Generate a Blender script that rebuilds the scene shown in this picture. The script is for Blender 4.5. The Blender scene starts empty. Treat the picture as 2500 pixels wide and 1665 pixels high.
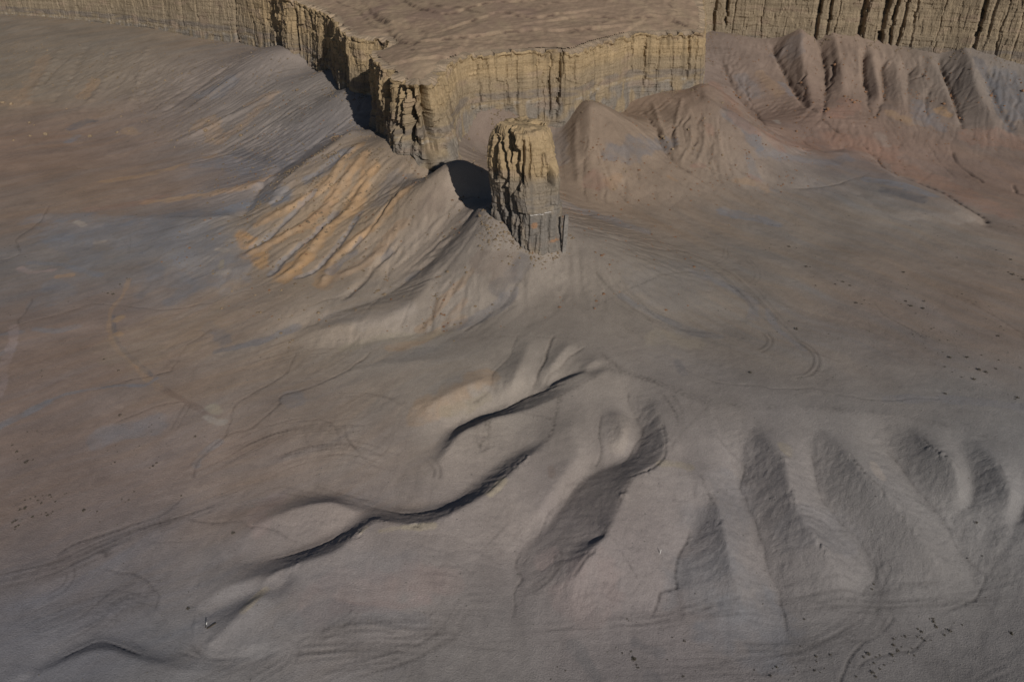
"""Desert mesa, rock tower and badland hills seen from the air (metres, +Y is away from the viewer)."""
import bpy, math, random
import numpy as np

# ------------------------------------------------------------------ camera, sky, sun, exposure
SC = bpy.context.scene
COL = SC.collection
CAM_H, PITCH = 130.0, 30.5
cam_data = bpy.data.cameras.new('camera')
cam_data.lens, cam_data.sensor_width = 28.0, 36.0
cam_data.clip_start, cam_data.clip_end = 1.0, 20000.0
cam = bpy.data.objects.new('camera', cam_data)
COL.objects.link(cam)
cam.location = (0.0, 0.0, CAM_H)
cam.rotation_euler = (math.radians(90.0 - PITCH), 0.0, 0.0)
SC.camera = cam

SUN_EL, SUN_AZ = 28.0, 27.0          # degrees; azimuth measured from behind the viewer towards the right
world = bpy.data.worlds.new('World')
SC.world = world
world.use_nodes = True
wn = world.node_tree.nodes
sky = wn.new('ShaderNodeTexSky')
sky.sky_type = 'NISHITA'
sky.sun_disc = False
sky.sun_elevation = math.radians(SUN_EL)
# Nishita azimuth 0 is +Y and turns clockwise seen from above; the sun stands towards -Y and to +X
sky.sun_rotation = math.radians(180.0 - SUN_AZ)
sky.altitude = 1500.0
wn['Background'].inputs['Strength'].default_value = 0.05
world.node_tree.links.new(sky.outputs['Color'], wn['Background'].inputs['Color'])

sun_data = bpy.data.lights.new('sun', 'SUN')
sun_data.energy = 5.0
sun_data.angle = math.radians(0.53)
sun_data.color = (1.0, 0.95, 0.88)
sun = bpy.data.objects.new('sun', sun_data)
COL.objects.link(sun)
sun.location = (60.0, -120.0, 200.0)
sun.rotation_euler = (math.radians(90.0 - SUN_EL), 0.0, math.radians(SUN_AZ))

SC.view_settings.view_transform = 'Standard'
SC.view_settings.look = 'None'
SC.view_settings.gamma = 1.0
SC.view_settings.use_curve_mapping = False
SC.view_settings.exposure = -0.85
SC.cycles.max_bounces = 4
SC.cycles.diffuse_bounces = 1

# ------------------------------------------------------------------ survey of the place (plan x, y and heights in metres)
SPOT_HEIGHTS = [(-348.9,570.6,29.2),(-280.9,551.9,29.8),(-214.1,526.1,29.2),(-309.3,492.5,18),(-268.5,490,18.6),(-228.2,487.5,19.1),(-185.3,477.7,21.4),(-139.5,453.1,27),(-113.6,448.9,
32.6),(-265.8,408.3,8.5),(-210.1,409.8,8),(-169.7,405.2,9.4),(-139,394.6,12.5),(-111,383,20.2),(-89.7,388.3,31.4),(-196.7,354.9,6),(-235.6,351.8,5),(-147.6,359.9,8.5),
(-68.3,347.9,30.3),(-89.8,336.1,21.4),(-102.1,307.2,13.5),(-102.3,284.3,9.8),(-129.1,321.6,8),(-137.3,302.3,6),(-152.1,274.2,3.5),(-193.9,275.3,3),(-173.6,324.3,5),
(-55.4,295.8,21.4),(-76.4,270.8,12.1),(-50.9,263.5,15.3),(-27,258.4,19.1),(-25.1,233.8,14.4),(-10.8,235.5,21.4),(-93.5,254.1,6),(-68.5,233.3,8.2),(-45.3,223,8.9),(-35.7,
290.8,29.8),(24.6,238.2,21.4),(20.4,287.7,19.1),(-4.8,319.4,25.8),(-14.6,346.7,32.6),(21.6,306.9,19.1),(57.5,309.8,14.4),(107.8,330.6,12.5),(51.7,342.4,28.1),(82.3,349.8,
21.9),(117.8,513.9,43.8),(157.8,503.4,41.1),(174,508.7,47.1),(203.8,487.2,41.5),(241.4,466.4,35.9),(259.2,472.3,43.8),(282.2,455.3,38.2),(113.2,453.1,27),(124,432,18),
(139.2,384.3,13.5),(168.4,370.2,11.4),(163.4,417.8,23.9),(202.2,400.4,19.7),(248,379.8,14.8),(191.4,307.4,8.7),(208.6,305.1,8.7),(194.7,354.5,10.3),(153.6,326,10.3),
(17.2,230.1,16.2),(9.9,220.3,13.5),(30.2,193.6,10.7),(64.7,255.6,12.1),(56.4,212.5,10),(112.7,260.5,9.8),(161.3,263.5,8.5),(155.1,214.5,8.9),(92.3,200.3,9.6),(51.3,269.5,
14.4),(112.6,188.3,9.7),(38.6,183,10.3),(58.4,171.1,9.9),(92.4,167.7,9.6),(120.8,157.3,9.1),(24.7,162.5,6.5),(54.9,148.6,4),(84,142,3),(111.2,135.3,2.5),(31,126.4,-2),
(68.9,122.9,-5),(102.6,123.4,-5.5),(11.2,113,-7),(48,113.8,-8),(84.7,113.8,-8),(10.7,102.2,-9),(101.2,101.4,-8),(109.6,117.8,-6),(-24.5,107.6,-7),(-50.7,106.8,-6),(-85.3,
106,-5),(-26.7,126.9,-2.5),(-54.6,122,-4),(-50.3,146.7,-1.2),(-8,144.8,0.5),(-3.1,173.3,5.5),(-30.6,159.4,2),(-56.9,178.2,2),(-21.7,188,7),(3,203.1,11),(-23.4,209.6,8.7),
(-63.7,209.6,4),(-89.1,204.5,2.5),(-119.5,213.8,1.5),(-161.2,215,0.8),(-137.7,171.7,-0.5),(-108,171.1,0),(-84.4,170.4,0.5),(-117.2,133.5,-2.5),(-84.8,140,-2),(-99,99.2,
-5),(41,102.2,-9),(71,101.8,-8.5),(-520,700,40),(-480,560,20),(-440,440,8),(-350,300,3),(-250,180,-1),(-160,70,-5),(0,60,-9),(160,70,-8),(250,180,7),(370,300,9),(460,390,
14),(520,430,36),(520,700,40),(300,700,40),(100,690,40),(-100,690,40),(-300,710,40),(0,480,40),(-40,400,38),(40,400,38),(150,600,40),(-22.2,342.7,35.7),(-14.8,350.6,
40.9),(-3.2,353.9,39.5),(5.3,356.2,35.2),(18.7,359.5,30.6),(24.7,358.4,32.2),(31.7,360.6,40.4),(40.5,374.1,37),(52.3,395.4,29.9),(62.8,398.7,33.9),(75.2,401,36.1),(89.9,
402.1,37.3),(92.6,402.1,39.4),(-66,357.3,28.8),(-58.7,341.6,30.2),(-50.9,322.6,33.7),(-43.7,310.2,31.4),(-38.7,305.8,31.1),(-33.9,305.8,30.2),(-30.2,302.4,27.2),(-28.6,
300.2,24.3),(-156.5,532,33.8),(-132.1,489.4,39),(-123.2,481.6,32.9),(-110.7,465.9,32.1),(-102.6,453.6,36.2),(-90.1,420,32.9),(-80.9,401,37.9),(-78.5,370.7,29.8),(-7.5,
249.2,29.4),(-1.3,239.7,27),(4,237.4,23.8),(16.8,240.2,21.4),(-16.1,277.8,30),(-10.8,261,28.9),(-20.8,282.2,40.2),(-18,280,38.6),(-14.2,283.4,37.4),(-388.9,647.4,37),
(-332.6,627.2,36.5),(-279.4,608.2,35.5),(-241.3,584.6,34.9),(-206.2,563.4,32.9)]
# crest and valley lines: x, y, height above or below the general slope
BROAD_LINES = [[(159.4,492.1,0.9),(172.2,504.7,4.5),(167.1,480.1,4.05),(164.3,457.1,2.7),(159.8,432.6,1.08),(155.2,420.8,0)],[(157.2,503.4,-1.8),(156.9,488.1,-2.7),(157,460.7,-2.7),
(156.5,438.3,-1.35),(157.6,415.4,-0.45)],[(180.7,502.6,-1.35),(181.6,488.6,-2.7),(177.8,466.1,-2.7),(171.1,443.4,-1.98),(160.8,414.8,-0.9)],[(189.5,499,3.6),(187.3,477.7,
2.7),(183.6,457.3,2.25),(178.6,440.5,1.08)],[(196.1,501.8,3.6),(200.7,493.5,3.24),(198.9,476.7,2.7),(194.1,458.1,1.35)],[(201.8,478.3,-1.8),(196.4,458.2,-2.25),(192.4,
440,-1.98),(185.5,416.5,-0.9),(185.6,409.1,-0.45)],[(206.7,487.8,2.88),(205.1,470.4,2.34),(199.4,444.3,1.8),(195,427.1,0.72)],[(209.8,470.6,-1.35),(201.2,439.8,-1.8),
(186.9,410.9,-0.72)],[(220.7,476.6,1.8),(212.5,450.4,1.44),(202.6,415.5,0.27)],[(223,462.9,-0.9),(204.3,416,-0.54)],[(231.9,475.2,1.98),(226.2,450.6,1.44),(222.1,435.8,
0.45)],[(224,439.4,-1.17),(213.6,411.6,-0.72)],[(237.7,470.7,1.8),(235.1,448.4,1.98),(230.1,421.9,1.35),(227.9,407.5,0.27)],[(243.7,473.3,-1.8),(241.9,459.3,-2.7),(237.9,
440,-2.7),(231.8,417.2,-1.8),(227.3,400.6,-0.9)],[(254.7,469.7,3.6),(252.6,452.6,4.05),(247.8,435,3.6),(245.3,413.8,2.25),(241.9,394.8,0.72)],[(259.4,451.4,0),(256,433.8,
-0.72),(253.4,419.5,-1.08),(250.2,397.6,-0.9)],[(120.6,488.5,-1.35),(127.1,453.3,-2.7),(132.6,435.3,-1.8),(127.6,401.1,-0.9),(133,393.1,-0.45)],[(127.1,516.3,0.9),(134.4,
505.5,1.8),(142,472.3,2.34),(152.2,444.6,1.44),(155.2,434.8,0.18)],[(92.3,389.9,4.25),(96.5,380,5.1),(105.7,375.2,5.1),(122,368.6,4.42),(139.3,375.4,3.4)],[(150.6,375.9,
2),(160.6,374.2,2.4),(169.2,357.4,2.6),(172.3,338.7,2.8),(180,320.2,2.8),(184.4,306.2,2.2),(187,299.9,0.9)],[(157.7,382.8,-0.6),(172.3,385.3,-0.7),(174.7,369.2,-0.8),
(180.3,354.4,-1),(189.6,338.9,-1.2),(192.5,320.7,-1.2),(194.5,309.3,-1.2),(189.4,297.8,-1)],[(158.6,347.5,1.2),(142.2,337.7,0.3),(129.3,333.2,-0.4)],[(150.3,327.8,-0.6),
(152.3,311.3,-0.8),(154.5,296.9,-0.6)],[(34.5,356,3.6),(33.1,339.6,3.6),(34.3,327.5,2.7),(37.2,314.9,1.44),(37,301.7,0)],[(53,396.7,-1.5),(65.5,368.3,-2.7),(67.6,353,-3),
(70.8,343.2,-2.4),(77.1,335.2,-1.2),(84.9,328.5,-0.6)],[(92.2,391.8,2.3),(85.6,381.5,2.88),(81.8,370.4,2.3),(75.2,347.1,0.92)],[(92.3,389.8,2.7),(100,376.9,3.6),(100.3,
363.9,3.6),(101.5,350.6,2.52),(105.3,343.3,1.35),(112.1,331,0.18)],[(22.7,364.8,-0.9),(21.7,351.4,-1.2),(21.5,325.5,-1.2),(21.2,302.3,-0.6)],[(-22.5,345,-2),(-19.3,342.4,
-2.5),(-11.4,334,-2)],[(-64.3,344.2,2),(-69.2,345.3,3.5),(-73,338.2,4),(-80.1,331,4),(-85.9,327.5,4),(-91.3,320.4,3.6),(-95.5,313.3,3.2),(-96.9,297.4,2.6),(-100.1,286.4,
2),(-99.6,277.9,1),(-98,267.5,0.4)],[(-81.2,369.1,-1),(-89.7,361.9,-2.5),(-96.5,348.7,-2),(-104.7,339.6,-1.5),(-107.9,322.4,-1.5),(-108.1,300.6,-1)],[(-103.4,330,1.5),
(-113,330,1.5),(-122.1,329.5,1.2),(-135.5,331.7,0.8)],[(-111.6,346.3,-0.8),(-136.4,375.4,-1),(-151,386.1,-0.8)],[(-18.8,279.1,0.5),(-15.5,275.4,1.2),(-10.5,255.8,2.2),
(-7.4,246.5,1.6),(-2.8,240.4,0.6)],[(5.3,233.5,1),(10.5,229.2,1.2),(18.9,215.7,1.2),(24,200.9,1),(27.7,190.8,0.8)],[(4,231.6,-0.9),(-0.3,225.7,-1.5),(-5.8,218.6,-1.8),
(-15,214.8,-1.5),(-28.6,211.8,-1.08),(-42.2,210.2,-0.6),(-60.7,210,-0.3)],[(-11.2,263,-0.36),(-21.7,252.2,-0.6),(-32.4,243,-0.96),(-45.1,231.2,-0.96),(-58.7,224.8,-0.6),
(-67.3,219.3,-0.48)],[(-26.1,242.1,1),(-27.7,231.2,1.6),(-34.1,221.5,1.8),(-43,217.2,1.6),(-57,216.5,1.2),(-65.4,215.5,0.2)],[(-198.4,317.6,0.3),(-170.6,313.8,1.6),
(-137.9,305.3,2),(-114.3,300,2)],[(-181.4,290.4,0.2),(-150.6,283,0.8),(-122.3,280.4,1.2),(-103.2,261.6,1.6),(-93.4,252.8,0.3)],[(-180.6,311.6,1.2),(-166.3,291,1.2)],
[(-196.7,280,-0.6),(-189.4,281.4,-0.6),(-197.3,295.3,-0.5),(-198.5,315.8,-0.5)]]
HILL_LINES = [[(28.4,186.2,0.22),(38.7,181.2,0.36),(58,170.6,0.43),(73.4,169.9,0.43),(88.4,168.2,0.43),(102.5,164.8,0.43),(114.9,158.9,0.43),(124.7,153.7,0.36)],[(31.4,184.6,0.3),
(31.8,179,-0.75),(31.7,173.1,-1.75),(32.8,164.7,-2.75),(30.3,158.7,-2.5),(26.6,155.5,-2.5),(21.4,154.6,-2.5),(17.4,151.5,-2.5)],[(15.3,150.5,-2.5),(13,147.1,-2.25),(9.1,
141.8,-2),(6,136.6,-1.6),(1.6,131.7,-1.3),(1.3,128,-1.1),(1.6,124.7,-0.8),(0.7,121.4,-0.5),(0.2,116.8,-0.3)],[(37.2,171.4,0.26),(38.2,163.8,0.91),(38.4,158.6,1.56),(37.1,
152.8,1.94),(32.9,148.6,2.33),(28.4,146.3,2.59),(25.9,141.6,2.98),(22.6,134.3,3.24),(20.1,130.7,3.24)],[(22.7,134.7,3.96),(20.7,131.2,3.96),(18.4,128,3.96),(15.3,125.2,
3.48),(13.1,122.1,2.06),(11,120.3,0.63)],[(20.4,131.5,2.16),(17.7,131.7,1.58),(15.2,131.8,0.86)],[(26.7,169,0.43),(28.3,164.2,1.15),(27.6,160.2,0.58)],[(22.8,169.2,-0.3),
(21.8,156.4,-0.9),(21.3,154.1,-1.5)],[(14.9,165.2,1.58),(16.2,156.4,1.01),(12.3,148.3,1.01),(7.1,141.1,0.72)],[(12.4,175.4,1.3),(11.2,168.6,1.15),(8.3,158.7,1.73)],[(8.2,
158.5,1.78),(4,155.4,2.33),(-2.4,147.9,2.74),(-6.5,143.9,2.87),(-13.6,139.1,2.74),(-18.2,136.2,2.74),(-25.4,135.7,2.74),(-31.9,136.9,2.74),(-33.6,134.9,2.74),(-36.6,
131.1,2.87),(-39.9,128.2,2.74),(-47.3,126.1,2.33),(-51.8,123.8,2.05),(-53.5,119.8,1.92),(-56,115.2,1.78),(-57.7,113.2,1.5),(-59.7,110.1,1.03),(-61.9,107.8,0.41)],[(6.2,
160.5,0.76),(-1.7,157.9,-0.71),(-10.1,149.7,-1.42),(-15,145.8,-1.71),(-24.5,143.2,-1.61),(-30.5,144.4,-1.42),(-35.7,146.3,-1.14),(-41.9,148.4,-0.85),(-50.3,149.4,-0.57),
(-60.7,146.8,-0.28)],[(-34.4,140.6,0.45),(-40,137.4,-1.17),(-42.9,135.3,-1.44),(-49.2,132.6,-1.35),(-54.7,130.5,-0.99),(-62.2,129.2,-0.63),(-68.9,126,-0.45),(-68.4,118.6,
-0.45),(-66.6,111.6,-0.36)],[(-37.7,141.8,1.08),(-43.9,144.2,1.98),(-51.6,142.9,1.44),(-58.6,139.3,0.81),(-61.5,135.7,0.18)],[(-50.7,126.4,0.86),(-56.3,123.5,1.15),
(-61.3,121.9,0.58),(-65,119.2,0.14)],[(-49.5,124.5,-0.1),(-53.8,120.2,0.2),(-60.4,118.1,-0.4),(-65.2,116.6,-0.4)],[(25.2,188.7,0.24),(14.3,185.2,-1.92),(4.6,183,-3.2),
(-2.8,178.8,-3.68),(-6.7,177,-3.52),(-14.7,172.5,-2.88),(-18.2,166,-1.44),(-19.3,160.2,-0.64)],[(25.5,185.6,0.86),(17.6,179.2,1.15),(13,176.5,1.3),(4.3,172.1,1.58),(-2.3,
170.5,2.02),(-5.6,169.4,2.16),(-11.7,166.4,1.87),(-15.4,162.3,1.15),(-18,157.8,0.29)],[(13.1,203.7,0.2),(10.4,196.8,-0.4),(7.7,188.4,-0.8),(6.1,183.6,-1.3)],[(20.4,197.5,
0),(14.5,191.6,-0.6),(10.8,187.2,-1),(8.8,183.9,-1.4)],[(24.2,190.2,1.01),(18,185.4,1.08),(12.1,182.1,0.72)],[(16.4,197.9,0.72),(12.5,190.5,0.86),(8.8,183.9,0.43)],[(0.3,
202.6,0),(-1.3,195.7,-0.5),(-5.6,189.8,-0.7),(-6.3,183.1,-0.8)],[(4.8,199.7,0.72),(2.7,191.4,1.01),(-0.1,183.5,0.72)],[(-7.8,185.7,0.86),(-14.6,181.6,1.44),(-20.8,177.3,
1.3),(-24.8,175.1,0.29)],[(-20.3,196.1,0.86),(-27.6,196.4,1.08),(-35.8,196.7,0.86),(-48.2,196.7,0.36)],[(41.9,154.5,0.25),(43.3,151.3,0.66),(45.3,148.6,1.16),(48.1,138.2,
1.99),(47.9,130.9,3.64),(48.2,122.8,3.48),(49.5,119.4,1.66),(50.1,117.1,0.17)],[(46.8,143.2,0.69),(44.4,139.5,-0.34),(40.7,133.6,-1.03),(37.9,131.6,-1.15),(35.6,123.7,
-1.03),(31.6,118.5,-0.57),(25.6,113.2,-0.23)],[(50.9,160.7,0.48),(56.8,153.8,-1.8),(55.2,148.1,-2.04),(56.7,139.2,-1.56),(57.4,130.1,-1.08),(58.4,122.7,-0.6),(58.3,113.8,
-0.3)],[(47.9,150.2,1.2),(51.5,147.4,-0.5),(54.8,146.6,-1.4)],[(61.5,163.2,0.19),(62.5,160.2,0.94),(64,154.5,2.81),(65.5,150.3,3.74),(64.9,142,4.49),(65.6,135.7,4.68),
(68.6,128.9,4.68),(71.7,124.6,3.37),(74.4,123.3,0.94),(76,122.2,0.19)],[(60,161,-0.12),(57.7,156.5,-0.96),(56.7,153.3,-1.8)],[(73.8,160.3,0.25),(73.4,155.3,-0.88),(73.5,
150.1,-2),(73.9,144.4,-2),(77.2,137.9,-1.62),(80.8,131.3,-1.12),(80.1,125,-0.62),(77.9,122.1,-0.31)],[(77.4,162.2,0.19),(78.7,158.8,0.94),(81.4,151,2.81),(82.8,145.7,
3.93),(85.3,141.3,4.49),(87.4,138.3,4.49),(89.6,133.8,4.49),(91.7,129.9,4.12),(94.2,127.1,2.81),(98.3,124.7,0.84),(100.5,123,0.19)],[(91.2,164.2,0),(93.5,157.1,-1.62),
(95.3,150.9,-2),(97.2,143.9,-1.88),(100.3,138.4,-1.5),(101.4,132.5,-1),(104.2,126.8,-0.56),(104.6,124.6,-0.25)],[(100,162.3,0.18),(100.9,158.7,0.9),(101.7,153.2,2.52),
(104.1,148.1,3.78),(104.3,143.6,2.7),(104.5,140.2,0.9),(104.6,138.1,0.18)],[(110.3,159.3,-0.12),(109.7,149.8,-1.2),(108.4,145.3,-1.56),(105.1,140.3,-1.08),(102,138.4,
-1.2)],[(114,156.9,0.12),(114.6,152.3,0.86),(115.4,147.8,1.84),(114.9,142.2,2.45),(114.1,136.9,2.2),(111.3,134.2,0.92),(109.4,131.6,0.18)],[(121.4,145.4,-0.5),(118.5,
139.4,-1.3),(112.8,135.4,-1),(109,132.5,-0.5)],[(118.6,140.1,0.94),(117.7,132.3,1.62),(116.1,124.6,1.08),(113.8,121.3,0.36)],[(-98.9,99.2,0.13),(-91.1,102.6,0.43),(-87.2,
104.8,0.69),(-82.3,106.7,0.95),(-77.8,105.7,0.95),(-70.5,103.4,0.69),(-62.9,102.1,0.35)],[(-94.8,100,-0.3),(-90.3,105.5,-0.4),(-84.2,109.5,-0.5),(-77.3,107.7,-0.45),(-70,
106,-0.35),(-64.5,106.6,-0.4),(-56.9,105.8,-0.3),(-49.7,106.8,-0.2)],[(-64.7,109.7,-0.28),(-60.6,107.1,-0.42),(-53.9,107.4,0.7),(-46.6,108,0.63),(-44,107.1,0.14)]]
# soil colours, lowered on sunward slopes, lens darkening kept in corners: x, y, sRGB
SOIL = [(-297,525,99,90,79),(-239,517,102,92,80),(-179,502,102,93,86),(-244,409,105,89,77),(-199,409,103,89,79),(-161,440,98,92,87),(-119,418,106,99,92),(-209,340,103,91,81),
(-161,342,118,98,80),(-126,352,101,98,98),(-149,287,98,96,94),(-108,265,100,97,94),(-169,274,96,91,87),(-161,228,98,87,80),(-133,230,107,91,80),(-106,223,118,103,91),
(-81,224,113,101,89),(-84,189,103,93,85),(-118,181,103,91,84),(-114,147,97,86,79),(-90,154,104,92,86),(-67,170,106,95,87),(-43,168,107,95,84),(-50,146,112,103,97),(-85,
128,90,87,87),(-88,111,88,87,89),(-61,111,96,95,94),(-35,121,105,99,97),(-17,121,106,99,95),(-24,107,92,89,86),(-7,108,93,90,86),(-8,137,99,93,90),(2,149,106,98,91),(-22,
191,116,109,100),(-3,191,113,106,97),(14,170,109,102,94),(30,163,101,95,90),(33,141,104,97,93),(21,121,100,92,91),(41,127,98,94,92),(11,108,91,88,86),(56,155,102,97,94),
(75,143,96,92,90),(94,141,93,91,88),(114,144,92,90,89),(66,113,90,87,85),(94,113,88,85,83),(17,223,102,94,85),(3,216,105,97,89),(44,221,95,89,81),(77,242,102,95,87),(67,
200,106,98,89),(110,214,103,93,85),(152,229,101,90,81),(39,186,107,100,94),(97,181,105,98,91),(71,171,103,99,95),(121,169,100,98,95),(-56,300,115,103,89),(-70,280,130,
109,83),(-43,261,113,99,82),(-26,245,117,109,100),(-19,264,106,98,92),(-11,228,101,94,85),(-39,225,117,109,101),(-58,218,120,108,93),(-15,347,82,75,70),(32,333,112,97,
81),(40,316,112,93,74),(60,333,92,86,81),(83,354,110,93,75),(98,331,109,93,76),(123,351,88,85,83),(149,341,95,94,93),(168,315,110,105,97),(56,302,102,94,85),(112,311,100,
97,93),(123,290,106,96,85),(130,468,94,85,79),(105,387,101,85,73),(164,461,105,90,78),(196,446,109,94,81),(163,415,106,87,77),(210,420,91,83,74),(177,390,102,83,72),(205,
355,103,85,74),(244,396,94,82,74),(246,427,91,88,84),(205,316,105,90,79),(145,263,104,94,85)]
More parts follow.
